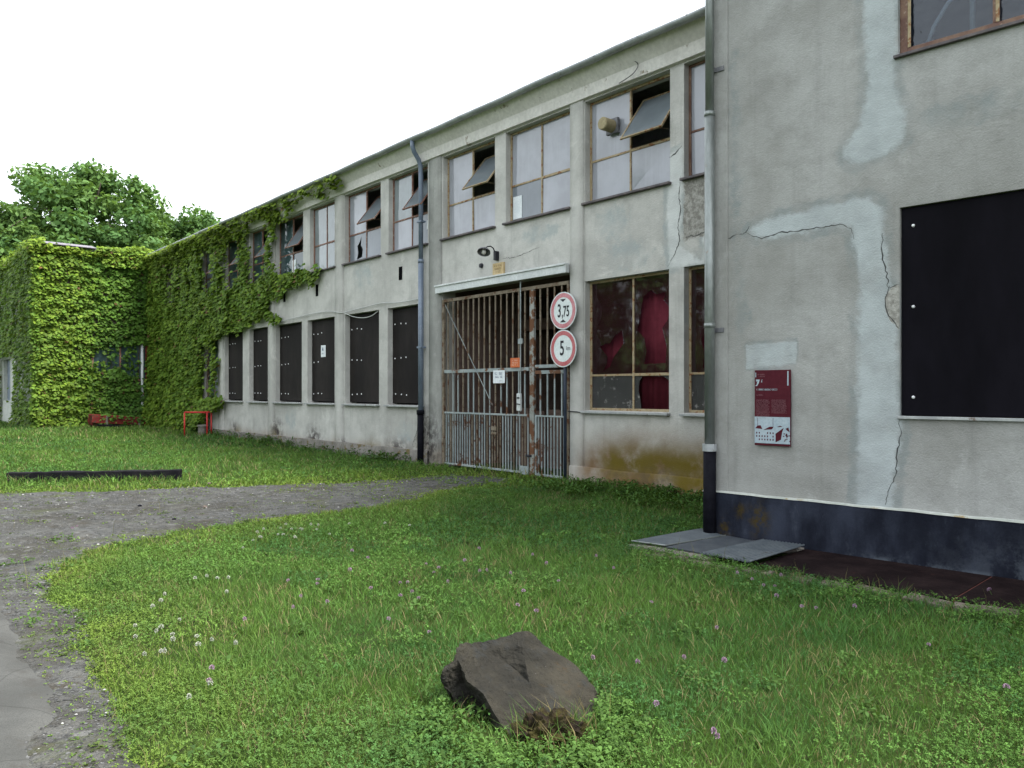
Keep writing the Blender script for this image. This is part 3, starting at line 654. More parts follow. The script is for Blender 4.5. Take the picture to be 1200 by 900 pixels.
FR, FG, MI, DK = 'frost', 'frost_grey', 'mirror_pane', 'dark_pane'
spec = {0: ((FG, FG, FG, FG), None), 1: ((FG, FG, FG, FG), 3), 2: ((FG, FG, FG, FG), 3), 3: ((DK, DK, DK, FG), 3), 4: ((DK, DK, DK, FG), 3),
        5: ((DK, DK, DK, FG), 3), 6: ((MI, MI, MI, MI), None), 7: ((None, FG, FR, FG), 3), 8: ((FR, FG, MI, FG), 3), 9: ((FR, FR, FR, FR), 3),
        10: ((FG, FR, FR, FR), None), 11: ((FR, FR, FR, FR), 3), 12: ((FR, FR, FR, FR), None)}
WIN = []
for i, (a, b) in enumerate(UP):
    pn, op = spec[i]
    WIN.append(window(a, b, ZS, ZH, 'frame_red' if i < 9 else 'frame_ochre' if i < 12 else 'frame_brown', pn, opened=op, sill='sill_dark', ang=[0,30,34,38,36,34,0,38,37,39,0,37,0][i]))
# broken lower pane of the eighth window, a jagged hole in it
a, b = UP[7]; xm = (a + b) / 2
MB().prism([(a + .042, ZS + .042), (xm - .018, ZS + .042), (xm - .018, 5.65), (a + .042, 5.65)], YF, YF + .006,
    [[(a + .40, 5.02), (a + .66, 5.06), (a + .70, 5.26), (a + .60, 5.36), (a + .64, 5.58), (a + .50, 5.42), (a + .42, 5.36), (a + .46, 5.2)]]).build('pane', M['frost_grey'], WIN[7])
# pale sheets of paper stuck inside panes, a curtain strip
for wi, x, z, ww, hh in ((10, -11.93, 5.02, .26, .44), (5, -22.0, 5.02, .28, .46), (8, -14.95, 5.3, .12, .2)):
    MB().box(x, x + ww, YF - .008, YF - .002, z, z + hh).build('paper_sheet', M['white'], WIN[wi])
# vent in the twelfth window
m = MB(); m.box(-9.37, -9.11, YF - .09, YF - .03, 6.03, 6.29); T = Matrix.Translation((-9.24, YF - .03, 6.16)) @ Matrix.Rotation(R(90), 4, 'X')
v = m.build('vent_plate', M['lamp_grey'], WIN[11], bevel=.006)
m = MB(); m.lathe([(0, .30), (.095, .30), (.108, .285), (.108, .06), (.108, .0)], 20, T); m.build('vent_pipe', M['tan'], WIN[11], smooth=False)
# ground floor window in the creeper
window(-29.0, -27.64, 1.38, 3.45, 'frame_red', (DK, FG, DK, DK), sill='sill')
# ground floor broken windows at the right
for (x0, x1, mu) in ((-9.82, -7.97, .54), (-7.68, -6.1, .55)):
    f = window(x0, x1, 1.31, 3.57, 'frame_ochre', (None, None, None, None), tr=.27, mull=mu, sill='sill', name='broken_window')
    k = MB(); nn = 60; zz = np.linspace(1.33, 3.5, 2)
    for i in range(nn + 1):
        x = x0 + .03 + (x1 - x0 - .06) * i / nn
        for z in zz: k.v.append((x, YF + .13 + .018 * math.sin(x * 21) + .01 * math.sin(x * 47), z))
    for i in range(nn): k.f.append((i*2, i*2+2, i*2+3, i*2+1))
    cu = k.build('curtain', M['maroon'], f, smooth=True, fix=False); sd = cu.modifiers.new('thick', 'SOLIDIFY'); sd.thickness = .004
    BW = f
    xm = x0 + (x1 - x0) * mu; zt = 1.31 + 2.26 * .27; w = .042; h = .018
    if mu == .54:
        MB().prism([(x0+w, zt+h), (xm-h, zt+h), (xm-h, 3.528), (x0+w, 3.528)], YF, YF+.006,
            [[(-9.52, 2.0), (-9.44, 2.12), (-9.42, 2.24), (-9.60, 2.42), (-9.48, 2.46), (-9.36, 2.47), (-9.24, 2.60), (-9.08, 2.68), (-9.05, 2.45), (-9.18, 2.32), (-9.28, 2.22), (-9.36, 2.06)]]).build('pane', M['film'], f)
        MB().prism([(xm+h, zt+h), (x1-w, zt+h), (x1-w, 3.528), (xm+h, 3.528)], YF, YF+.006,
            [[(-8.60, 2.09), (-8.15, 2.10), (-8.13, 2.36), (-8.22, 2.66), (-8.10, 2.80), (-8.06, 2.98), (-8.20, 3.12), (-8.14, 3.24), (-8.34, 3.22), (-8.46, 3.30), (-8.62, 3.20), (-8.68, 2.9), (-8.74, 2.66), (-8.60, 2.52), (-8.55, 2.3)]]).build('pane', M['film'], f)
        MB().prism([(x0+w, 1.352), (xm-h, 1.352), (xm-h, zt-h), (x0+w, zt-h)], YF, YF+.006).build('pane', M['film_grey'], f)
        MB().prism([(xm+h, 1.352), (-8.66, 1.352), (-8.68, 1.5), (-8.72, 1.66), (-8.70, 1.8), (-8.63, 1.9), (-8.2, zt-h-.02), (-8.05, 1.8), (x1-w, zt-h), (xm+h, zt-h)], YF, YF+.006).build('pane', M['film_grey'], f)
    else:
        MB().prism([(x0+w, zt+h), (xm-h, zt+h), (xm-h, 3.528), (x0+w, 3.528)], YF, YF+.006,
            [[(-7.44, 2.0), (-6.9, 1.99), (-6.9, 3.2), (-7.12, 3.0), (-7.24, 2.85), (-7.32, 2.6), (-7.46, 2.45), (-7.40, 2.2)]]).build('pane', M['film'], f)
        MB().prism([(x0+w, 1.352), (xm-h, 1.352), (xm-h, zt-h), (x0+w, zt-h)], YF, YF+.006).build('pane', M['film_grey'], f)
# dark panels closing the other ground floor openings
for i, (a, b) in enumerate(BD):
    p = MB().box(a + .015, b - .015, YF - .01, YF + .03, 1.36, 3.60).build('window_panel', M['board'], FB, bevel=.004)
    s = MB(); s.box(a - .04, b + .04, YP - .06, YF - .012, 1.275, 1.315); s.build('sill', M['sill'], p, bevel=.006)
    for zz in (1.55, 2.42, 3.22):
        for xx in (.12, .38, .60):
            if i == 3 and zz == 2.42 and xx > .5: continue
            T = Matrix.Translation((a + xx + .03 * rng.random(), YF - .01, zz + .03 * rng.random())) @ Matrix.Rotation(R(90), 4, 'X')
            k = MB(); k.lathe([(0, .012), (.014, .010), (.02, 0)], 8, T); k.build('bolt', M['bolt'], p)

# gateway: lintel flashing, passage behind it
m = MB(); m.box(-14.24, -10.17, YP - .10, YP - .004, 3.755, 3.90); m.box(-14.24, -10.17, YP - .125, YP - .004, 3.895, 3.93); m.build('lintel_flashing', M['white_metal'], FB, bevel=.006)
m = MB(); m.box(-14.45, -14.155, YW + .345, 17, -.2, 4.0); m.box(-10.175, -9.9, YW + .345, 17, -.2, 4.0); m.box(-14.15, -10.18, YW + .345, 17, 3.9, 4.05)
m.box(-14.15, -13.2, 16.8, 17, -.2, 3.9); m.box(-11.3, -10.18, 16.8, 17, -.2, 3.9); m.box(-13.2, -11.3, 16.8, 17, 2.6, 3.9)
m.build('passage', M['passage'], FB)
m = MB(); m.box(-13.2, -11.3, 16.9, 17.05, -.2, 2.6); m.build('doorway_shade_panel', M['dark'], FB)  # near-black panel painted as the dark beyond the doorway
m = MB(); m.box(-14.15, -10.18, 12.2, 12.4, 3.05, 3.3); m.build('passage_beam', M['passage'], FB)
m = MB()
for x in np.arange(-13.6, -10.3, .52): m.box(x, x + .42, 11.6, 11.68, -.1, 1.15 + .12 * rng.random())
m.build('stacked_boards', M['passage'], FB)
# floor between the storeys and a dark back so that the rooms behind the glass are rooms
m = MB(); m.box(-34.9, -5.9, YW + .345, 20.6, 4.12, 4.3); m.box(-34.9, -5.9, 11.9, 12.0, 4.3, 7.0); m.box(-34.9, -14.5, 13.4, 13.5, -.2, 4.1); m.build('interior_wall', M['interior'], FB)
for s in slots:
    MB().box(s[0] - .02, s[1] + .02, YW - .004, YW + .05, s[2] - .0, s[3] + .0).build('slot_shade_plate', M['dark'], FB)  # black plate closes the slot, its shade put into the colour
# cracks in the plaster by the corner
def ribbon(name, parent, pts, w, y, mat, seed=0):
    r = np.random.default_rng(seed); P = []
    for (a, b_) in zip(pts[:-1], pts[1:]):
        n = max(2, int(math.hypot(b_[0] - a[0], b_[1] - a[1]) / .03))
        for i in range(n): P.append((a[0] + (b_[0] - a[0]) * i / n, a[1] + (b_[1] - a[1]) * i / n))
    P.append(pts[-1]); P = np.array(P) + r.normal(0, .006, (len(P), 2))
    k = MB()
    for i, p in enumerate(P):
        t = P[min(i + 1, len(P) - 1)] - P[max(i - 1, 0)]; t = t / (np.hypot(*t) + 1e-9); nn = np.array([-t[1], t[0]])
        ww = w * (.35 + .9 * r.random()) * min(1, .3 + 3 * min(i, len(P) - 1 - i) / len(P))
        for s in (-1, 1): q = p + nn * ww * s; k.v.append((q[0], y, q[1]))
    for i in range(len(P) - 1): k.f.append((2*i, 2*i+2, 2*i+3, 2*i+1))
    return k.build(name, mat, parent, fix=False)
ribbon('crack', FB, [(-7.97, 5.33), (-7.85, 5.36), (-7.72, 5.46)], .009, YW - .002, M['crack'], 1)
ribbon('crack', FB, [(-7.74, 5.0), (-7.78, 4.7), (-7.74, 4.45), (-7.80, 4.2), (-7.76, 4.0), (-7.85, 3.8), (-8.0, 3.62)], .008, YW - .002, M['crack'], 2)
ribbon('crack', FB, [(-7.66, 4.03), (-7.45, 4.02), (-7.2, 4.07), (-6.9, 4.06)], .009, YW - .002, M['crack'], 3)
ribbon('crack', FB, [(-15.36, .36), (-15.18, .7), (-15.0, 1.1)], .008, YW - .002, M['crack'], 4)
ribbon('crack', FB, [(-12.1, 4.26), (-11.7, 4.24), (-11.3, 4.30), (-11.0, 4.34)], .005, YW - .002, M['crack'], 5)
# cables fixed to the wall
def cable(pts, y, r, mat, name, label):
    P = [Vector((p[0], y, p[1])) for p in pts]; Q = []
    for i in range(len(P) - 1):
        p0 = P[max(i - 1, 0)]; p1 = P[i]; p2 = P[i + 1]; p3 = P[min(i + 2, len(P) - 1)]
        for t in np.linspace(0, 1, 7, endpoint=False):
            Q.append(.5 * ((2 * p1) + (-p0 + p2) * t + (2 * p0 - 5 * p1 + 4 * p2 - p3) * t * t + (-p0 + 3 * p1 - 3 * p2 + p3) * t ** 3))
    Q.append(P[-1]); k = MB(); k.tube(Q, r, 6)
    o = k.build(name, mat, None, smooth=True, org=(pts[0][0], y, pts[0][1])); return tag(o, label, 'cable')
cable([(-14.81, 3.73), (-15.76, 3.71), (-16.6, 3.76), (-17.33, 3.73), (-17.98, 3.70), (-18.65, 3.68), (-19.2, 3.76), (-20.11, 3.78), (-21.74, 3.73), (-22.57, 3.68)], YP - .014, .011, M['cable'], 'wall_cable', 'pale cable running along the wall just above the dark window panels')
cable([(-18.47, 3.66), (-17.98, 3.53), (-17.54, 3.47), (-17.13, 3.48), (-16.8, 3.57)], YP - .016, .010, M['cable'], 'wall_cable', 'pale cable end sagging in a short loop across one dark window panel')
cable([(-8.9, 6.74), (-8.62, 6.8), (-8.5, 6.88), (-8.5, 6.95), (-8.56, 7.0)], YP - .10, .008, M['cable_dark'], 'wall_cable', 'thin dark wire curling down from the eaves above the upper window with the round vent')
cable([(-10.2, 1.285), (-10.0, 1.28), (-9.86, 1.27)], YP - .02, .010, M['black'], 'wall_cable', 'short black cable crossing the pilaster below the broken windows')

# ================================================================ gate
GY = YP + .035
GT = thing('entrance_gate', (-14.1, GY, 0), 'tall barred metal gate with peeling pale paint and a narrow door leaf', 'gate')
def bar(x, z0, z1, w, parent, mat, name, dy=0):
    k = MB(); t = (rng.random() - .5) * .012
    T = Matrix.Translation((x, GY + dy, z0)) @ Matrix.Rotation(t * .6, 4, 'Y')
    k.box(-w / 2, w / 2, -.010, .010, 0, z1 - z0, T); return k.build(name, M[mat], parent)
m = MB(); m.box(-14.13, -14.06, GY - .025, GY + .025, .02, 3.62); m.box(-14.06, -10.22, GY - .022, GY + .022, 3.56, 3.625)
m.box(-10.255, -10.20, GY - .022, GY + .022, .02, 3.56)
m.build('gate_frame', M['bar_tan'], GT, bevel=.003)
m = MB(); m.box(-14.05, -11.30, GY - .02, GY + .02, 2.03, 2.10); m.box(-14.05, -11.30, GY - .018, GY + .018, 1.165, 1.20); m.box(-14.05, -11.30, GY - .018, GY + .018, .07, .11)
L1 = m.build('wide_leaf', M['bar_pale'], GT, bevel=.003)
m = MB(); m.box(-11.12, -10.26, GY - .02, GY + .02, 2.075, 2.135); m.box(-11.12, -10.30, GY - .02, GY + .02, 1.965, 2.03); m.box(-11.12, -10.30, GY - .018, GY + .018, 1.165, 1.195); m.box(-11.12, -10.30, GY - .018, GY + .018, .06, .10)
m.box(-11.12, -11.075, GY - .02, GY + .02, .10, 1.165); m.box(-10.335, -10.30, GY - .02, GY + .02, .10, 1.965)
SP_ = MB().box(-11.26, -11.14, GY - .027, GY + .027, .02, 3.555).build('meeting_post', M['bar_rusty'], GT, bevel=.003)
L2 = m.build('door_leaf', M['bar_pale'], GT, bevel=.003)
xs = np.linspace(-13.93, -11.42, 15)
for i, x in enumerate(xs):
    bar(x, 2.10, 3.56, .030, L1, 'bar_tan', 'tall_bar'); bar(x, 1.20, 2.03, .028, L1, 'bar_pale' if i % 3 else 'bar_tan', 'tall_bar')
for x in np.arange(-14.0, -11.31, .0835): bar(x, .11, 1.165, .020, L1, 'bar_pale' if rng.random() < .7 else 'bar_tan', 'short_bar')
for x in np.linspace(-10.98, -10.40, 4):
    bar(x, 2.135, 3.56, .030, L2, 'bar_tan', 'tall_bar'); bar(x, 1.195, 1.965, .028, L2, 'bar_pale', 'tall_bar')
for x in np.arange(-11.03, -10.34, .085): bar(x, .10, 1.165, .020, L2, 'bar_pale', 'short_bar')
m = MB(); m.tube([(-11.50, GY - .045, 1.25), (-11.50, GY - .045, 3.80)], .013, 8); m.box(-11.56, -11.44, GY - .06, GY - .028, 2.55, 2.65); m.build('drop_bolt', M['bar_pale'], L1)
m = MB(); m.tube([(-13.99, GY - .032, 3.49), (-12.37, GY - .032, 1.36)], .008, 6); m.build('brace_rod', M['bar_pale'], L1)
m = MB(); m.box(-11.585, -11.475, GY - .075, GY - .028, 1.27, 1.60); lb = m.build('lock_box', M['white_metal'], L1, bevel=.006)
m = MB(); m.box(-11.565, -11.495, GY - .083, GY - .0755, 1.50, 1.53); m.tube([(-11.53, GY - .09, 1.40), (-11.53, GY - .12, 1.40), (-11.43, GY - .12, 1.39)], .011, 8); m.build('handle', M['black'], lb)
m = MB(); m.box(-12.42, -12.26, GY - .03, GY - .014, .86, .94); m.box(-12.42, -12.26, GY - .03, GY - .014, .78, .83); m.build('letter_plate', M['bar_tan'], L1)
m = MB(); m.box(-11.36, -11.20, GY - .045, GY - .028, .40, .44); m.tube([(-11.30, GY - .05, .42), (-11.22, GY - .05, .42)], .016, 8); m.build('latch', M['black'], L1)
m = MB(); m.box(-11.5, -11.27, GY - .06, GY - .028, .06, .22); m.build('kick_plate', M['bar_pale'], L1)
for z in (.45, 1.9, 3.2):
    m = MB(); m.tube([(-14.09, GY - .035, z), (-14.09, GY - .035, z + .16)], .022, 8); m.build('hinge', M['bar_tan'], GT)

# ================================================================ road signs on their post
SP = thing('sign_post', (-10.19, 9.84, 0), 'thin dark blue post beside the gate carrying two round signs', 'post')
MB().tube([(-10.19, 9.84, -.1), (-10.19, 9.84, 3.30)], .030, 12).build('pole', M['post'], SP, smooth=True)
MB().tube([(-10.19, 9.84, 3.29), (-10.19, 9.84, 3.32)], .034, 12).build('pole_cap', M['post'], SP)
for z in (3.2, 2.95, 2.53, 2.28):
    MB().box(-10.24, -10.14, 9.80, 9.885, z - .015, z + .015).build('clamp', M['steel'], SP)
def text_mesh(body, size, sx, loc, mat, parent, name, off=0.0):
    cu = bpy.data.curves.new('t', 'FONT'); cu.body = body; cu.size = size; cu.extrude = .0015; cu.align_x = 'CENTER'; cu.align_y = 'CENTER'; cu.offset = off
    ob = bpy.data.objects.new('t', cu); COL.objects.link(ob); bpy.context.view_layer.update()
    me = bpy.data.meshes.new_from_object(ob.evaluated_get(bpy.context.evaluated_depsgraph_get()))
    bpy.data.objects.remove(ob); bpy.data.curves.remove(cu)
    T = Matrix.Translation(Vector(loc) - root_org(parent)) @ Matrix.Rotation(R(90), 4, 'X') @ Matrix.Diagonal((sx, 1, 1, 1))
    me.transform(T); me.name = name; me.materials.clear(); me.materials.append(M[mat])
    o = bpy.data.objects.new(name, me); COL.objects.link(o); o.parent = parent; return o
def disc(mb, c, y0, y1, r0, r1, n=48):
    o = [(c[0] + r1 * math.cos(2*math.pi*k/n), c[1] + r1 * math.sin(2*math.pi*k/n)) for k in range(n)]
    hl = [[(c[0] + r0 * math.cos(2*math.pi*k/n), c[1] + r0 * math.sin(2*math.pi*k/n)) for k in range(n)]] if r0 else []
    return mb.prism(o, y0, y1, hl)
SY = 9.792
for z, red, lab in ((3.075, 'sign_red', 'round faded red and white sign reading 3,75 with black arrowheads'), (2.402, 'sign_red2', 'round red and white sign reading 5 km')):
    s = thing('road_sign', (-10.19, SY, z), lab, 'sign', 'round signs on the post by the gate')
    disc(MB(), (-10.19, z), SY - .004, SY + .008, 0, .332).build('plate', M['sign_white'], s)
    disc(MB(), (-10.19, z), SY - .0065, SY - .0045, .238, .312).build('red_ring', M[red], s)
    ty = SY - .0065
    if '3,75' in lab:
        text_mesh('3', .33, .62, (-10.285, ty, z - .01), 'black', s, 'number', .004)
        text_mesh(',75', .27, .60, (-10.125, ty, z - .025), 'black', s, 'number', .004)
        MB().prism([(-10.265, z + .205), (-10.115, z + .205), (-10.19, z + .155)], ty - .0015, ty + .0015).build('arrow', M['black'], s)
        MB().prism([(-10.265, z - .205), (-10.115, z - .205), (-10.19, z - .155)], ty - .0015, ty + .0015).build('arrow', M['black'], s)
    else:
        text_mesh('5', .37, .66, (-10.215, ty, z - .005), 'black', s, 'number', .005)
        text_mesh('km', .11, .75, (-10.055, ty, z + .0), 'lamp_grey', s, 'unit')

# ================================================================ small signs, lamp
def rows(parent, x0, x1, z, h, y, mat, n, name='print', seed=1, gap=.3):
    """a line of illegible small print: little strokes with word gaps"""
    r = np.random.default_rng(seed); k = MB(); w = (x1 - x0) / n
    for i in range(n):
        if r.random() < .13 and 0 < i < n - 1: continue
        a = x0 + i * w; t = r.random()
        k.box(a, a + w * (1 - gap), y - .0012, y, z, z + h * (.28 if t < .75 else .22))
        if t < .8: k.box(a, a + w * .28, y - .0012, y, z + h * .28, z + h)
        if t > .3: k.box(a + w * .28, a + w * (1 - gap), y - .0012, y, z + h * .72, z + h)
    return k.build(name, mat, parent)
s = thing('notice_sign', (-12.19, YP - .02, 4.06), 'small faded yellow notice plate fixed above the gate lintel', 'sign')
MB().box(-12.36, -12.02, YP - .006, YW - .003, 3.945, 4.185).build('plate', M['ochre_sign'], s, bevel=.003)
for i, z in enumerate((4.115, 4.05, 3.99)): rows(s, -12.31 + .02 * i, -12.07 - .02 * i, z, .036, YP - .0065, M['ochre_ink'], 12, seed=3 + i)
s = thing('notice_sign', (-11.65, GY - .04, 2.2), 'small orange notice plate on the gate rail with pale lettering', 'sign')
MB().box(-11.80, -11.52, GY - .048, GY - .040, 2.10, 2.285).build('plate', M['orange'], s, bevel=.003)
for i, z in enumerate((2.225, 2.182, 2.140)): rows(s, -11.755, -11.575, z, .026, GY - .0485, M['orange_ink'], 9, seed=7 + i)
s = thing('notice_sign', (-12.16, GY - .04, 1.95), 'small white notice plate hung under the gate rail with two dark lines', 'sign')
MB().box(-12.345, -11.98, GY - .040, GY - .032, 1.80, 2.055).build('plate', M['white'], s, bevel=.003)
rows(s, -12.29, -12.05, 1.972, .042, GY - .0405, M['blue_ink'], 9, seed=11); rows(s, -12.29, -12.05, 1.905, .042, GY - .0405, M['blue_ink'], 8, seed=12); rows(s, -12.14, -12.05, 1.84, .018, GY - .0405, M['blue_ink'], 6, seed=13)
s = thing('notice_sheet', (-20.0, YF - .02, 2.75), 'white paper notice stuck on one dark window panel', 'notice')
MB().box(-20.13, -19.86, YF - .016, YF - .0115, 2.58, 2.90).build('sheet', M['white'], s)
MB().prism([(-20.06, 2.76), (-19.98, 2.75), (-19.99, 2.83), (-20.03, 2.85), (-20.05, 2.8)], YF - .018, YF - .0163).build('symbol', M['blue_ink'], s)
rows(s, -20.09, -19.92, 2.66, .03, YF - .0163, M['blue_ink'], 8, seed=15)

WL = thing('wall_lamp', (-12.24, YP, 4.33), 'grey enamel lamp on a curved black arm above the gate', 'lamp')
m = MB(); m.box(-12.275, -12.205, YP - .055, YW - .003, 4.24, 4.42); m.build('wall_box', M['black'], WL, bevel=.006)
m = MB(); m.tube([(-12.24, YP - .05, 4.41), (-12.24, YP - .08, 4.47), (-12.245, YP - .15, 4.505), (-12.25, YP - .22, 4.49), (-12.255, YP - .27, 4.45)], .012, 8); m.build('arm', M['black'], WL, smooth=True)
T = Matrix.Translation((-12.26, YP - .30, 4.40)) @ Matrix.Rotation(R(-24), 4, 'X') @ Matrix.Rotation(R(-18), 4, 'Y')
m = MB(); m.lathe([(.025, .06), (.032, .048), (.08, .028), (.120, -.015), (.128, -.04)], 28, T); sh = m.build('lamp_shade', M['lamp_grey'], WL, smooth=True, fix=False)
sd = sh.modifiers.new('thick', 'SOLIDIFY'); sd.thickness = .004
m = MB(); m.lathe([(0, .05), (.025, .045), (.04, .0), (.05, -.03), (.036, -.068), (0, -.08)], 18, T); m.build('bulb', M['bulb'], WL, smooth=True)
m = MB(); m.lathe([(0, .05), (.045, .045), (.05, 0)], 12, Matrix.Translation((-12.76, YW - .003, 4.2)) @ Matrix.Rotation(R(90), 4, 'X')); m.build('conduit_stub', M['black'], FB)
# ================================================================ the nearer plastered building
BO = (-5.30, 7.47, 0); BA = R(4.83)
def btow(s, t, z=0.0):
    return (BO[0] + s * math.cos(BA) - t * math.sin(BA), BO[1] + s * math.sin(BA) + t * math.cos(BA), z)
def wtob(x, y):
    x = np.asarray(x) - BO[0]; y = np.asarray(y) - BO[1]
    return x * math.cos(BA) + y * math.sin(BA), -x * math.sin(BA) + y * math.cos(BA)
NB = thing('plastered_building', BO, 'tall grey plastered building with patched cracks, dark blue plinth and a black window panel', 'building', rz=BA)
NB['_loc'] = 1
def patchB(x, z):
    P = np.stack([x, z], 1); a = np.zeros_like(x)
    for p in (BP1, BP2): a = np.maximum(a, patchval(P, p, .16))
    a = np.maximum(a, np.clip(.62 - sdist(P, BP3) / .03 * .5, 0, .62))
    a = np.maximum(a, .44 * patchval(P, BP4, .2))
    a = np.maximum(a, .42 * np.exp(-(((x - 2.5) / .7) ** 2 + ((z - 4.15) / .18) ** 2)))
    return a
def bareB(x, z): return patchval(np.stack([x, z], 1), BCHIP, .05)
def sootB(x, z):
    return np.maximum(.7 * np.exp(-(((x - .02) / .10) ** 2)) * fbm(x * 9, z * 1.2, 6), .8 * np.exp(-(((x - .05) / .09) ** 2 + ((z - 2.3) / .3) ** 2)))
bh = [(1.925, 4.75, 4.82, 6.8), (1.94, 4.75, 1.39, 3.38), (6.2, 8.8, 4.82, 6.8), (6.2, 8.8, 1.39, 3.38)]
wall_sheet('facade_wall', NB, (-.14, 12), (.50, 7.9), bh, 0.0, .36, M['wallB'], .05, dict(patch=patchB, bare=bareB, soot_and_dark=sootB))
m = MB(); m.box(-.14, .14, -.016, .01, .535, 7.9); o = m.build('corner_strip', M['wallB'], NB, bevel=.006)
def blk_algae(x, z):
    a = np.zeros_like(x)
    for cx, cz, r in ((.52, .27, .10), (.30, .34, .05), (.1, .1, .08)): a = np.maximum(a, np.exp(-(((x - cx) / r) ** 2 + ((z - cz) / (r * 1.5)) ** 2)))
    return a
def blk_patch(x, z): return np.maximum(sstep(.10, .0, z) * sstep(1.2, 1.8, x) * .9, .5 * np.exp(-((x - 3.4) / .8) ** 2) * sstep(.5, .1, z))
wall_sheet('plinth', NB, (-.16, 12), (-.3, .52), [], -.028, .05, M['bitumen'], .04, dict(algae=blk_algae, patch=blk_patch))
m = MB(); m.v = []
for x in np.linspace(-.16, 12, 160):
    w = .008 * math.sin(x * 7) + .004 * math.sin(x * 19)
    m.v += [(x, -.034, .520 + w * .3), (x, -.030, .537 + w * .4), (x, .004, .540 + w * .4), (x, .004, .521)]
for i in range(159): m.f += [(i*4+k, (i+1)*4+k, (i+1)*4+(k+1) % 4, i*4+(k+1) % 4) for k in range(4)]
m.build('plinth_edge', M['annex_pale'], NB)
m = MB(); m.box(-.14, .22, .365, 9, -.3, 7.9); m.box(11.6, 12, .365, 9, -.3, 7.9); m.box(.22, 11.6, 8.7, 9, -.3, 7.9)
m.box(.22, 11.6, .365, 8.7, 3.95, 4.15); m.box(.22, 11.6, 1.7, 1.8, 4.15, 7.9); m.box(.22, 11.6, 1.7, 1.8, 0, 3.95); m.build('inner_wall', M['passage'], NB)
m = MB(); m.box(-.45, 12.3, -.5, 9.3, 7.90, 8.05); m.build('roof', M['roof'], NB)
# downpipe at the corner
m = MB(); m.tube([(-.035, -.095, 7.8), (-.035, -.095, 4.7)], .048, 16); m.tube([(-.035, -.095, 4.72), (-.035, -.095, 1.0)], .056, 16)
for z in (2.35, 4.7, 6.3): m.tube([(-.035, -.095, z), (-.035, -.095, z + .05)], .062, 16)
p = m.build('drainpipe', M['pipe_light'], NB, smooth=True)
m = MB(); m.tube([(-.035, -.095, 1.0), (-.035, -.095, -.05)], .070, 16); m.build('drainpipe_foot', M['pipe_black'], p, smooth=True)
m = MB(); m.tube([(-.035, -.095, .98), (-.035, -.095, 1.06)], .080, 16); m.build('pipe_collar', M['gutter'], p)
for z in (2.30, 5.2): m = MB(); m.box(-.05, .0, -.06, .0, z, z + .05); m.box(.0, .10, -.03, -.017, z, z + .05); m.build('pipe_clamp', M['lamp_grey'], p)
# panels, sills, bolts
for i, (a, b, c, d) in enumerate((bh[1], bh[3])):
    pn = MB().box(a + .008, b - .008, .035, .06, c + .03, d - .008).build('window_panel', M['board_black'], NB, bevel=.003)
    m = MB(); m.box(a - .015, b + .03, -.035, .033, c - .004, c + .024); m.build('sill', M['sill'], pn, bevel=.004)
    for z in (c + .20, c + 1.05, d - .18):
        for x in (a + .11, (a + b) / 2, b - .11):
            T = Matrix.Translation((x, .035, z)) @ Matrix.Rotation(R(90), 4, 'X'); k = MB(); k.lathe([(0, .014), (.011, .012), (.016, 0)], 10, T); k.build('bolt', M['bolt'], pn)
# upper windows
for i, (a, b, c, d) in enumerate((bh[0], bh[2])):
    m = MB(); w = .07
    m.box(a, a + w, .05, .12, c, d); m.box(b - w, b, .05, .12, c, d); m.box(a + w, b - w, .05, .12, c, c + w); m.box(a + w, b - w, .05, .12, d - w, d)
    q = [a + w, a + .80, a + 1.60, b - w]
    for x in q[1:3]: m.box(x - .025, x + .025, .055, .115, c + w, d - w)
    f = m.build('window', M['frame_brown'], NB, bevel=.005)
    m = MB()
    for x0, x1 in zip(q[:-1], q[1:]):
        m.box(x0 + .002, x0 + .03, .045, .049, c + w, d - w)
    m.build('glazing_bead', M['frame_ochre'], f)
    for x0, x1 in zip(q[:-1], q[1:]): MB().box(x0 + (.026 if x0 > a + w else 0), x1 - (.026 if x1 < b - w else 0), .082, .088, c + w, d - w).build('pane', M['wavy'], f)
    MB().box(a - .03, b + .03, -.045, .048, c - .03, c - .002).build('sill', M['sill_dark'], f, bevel=.004)
    m = MB(); m.tube([(a + .22, .112, c + .05), (a + .28, .112, c + .22), (a + .40, .112, c + .40), (a + .56, .112, c + .52), (a + .75, .112, c + .58)], .020, 10); m.tube([(a + .60, .118, c + .07), (a + .60, .118, d - .1)], .024, 10)
    m.build('curved_pipe', M['white'], f, smooth=True)
for i, c in enumerate((CR1, CR2, CR3, CR4, CR5)): ribbon('crack', NB, c, .0055, -.002, M['crack'], 20 + i)
ribbon('crack', NB, [(.14, 3.33), (.19, 3.35), (.23, 3.363)], .006, -.002, M['crack'], 31)

# information board
IB = thing('information_board', btow(.68, -.045, 1.47), 'dark red information board with pale print and a town picture, screwed to the grey wall', 'sign', rz=BA)
IB['_loc'] = 1
def L(x): return x - .68
m = MB(); m.box(-.20, .20, 0, .022, -.40, .40); m.build('panel', M['board_red'], IB, bevel=.004)
m = MB(); m.box(-.19, -.17, .022, .044, -.3, .3); m.box(.17, .19, .022, .044, -.3, .3); m.build('wall_batten', M['black'], IB)
y = -.0008
m = MB(); m.box(-.198, .198, -.002, .0, -.375, -.095); m.build('picture', M['board_pale'], IB)
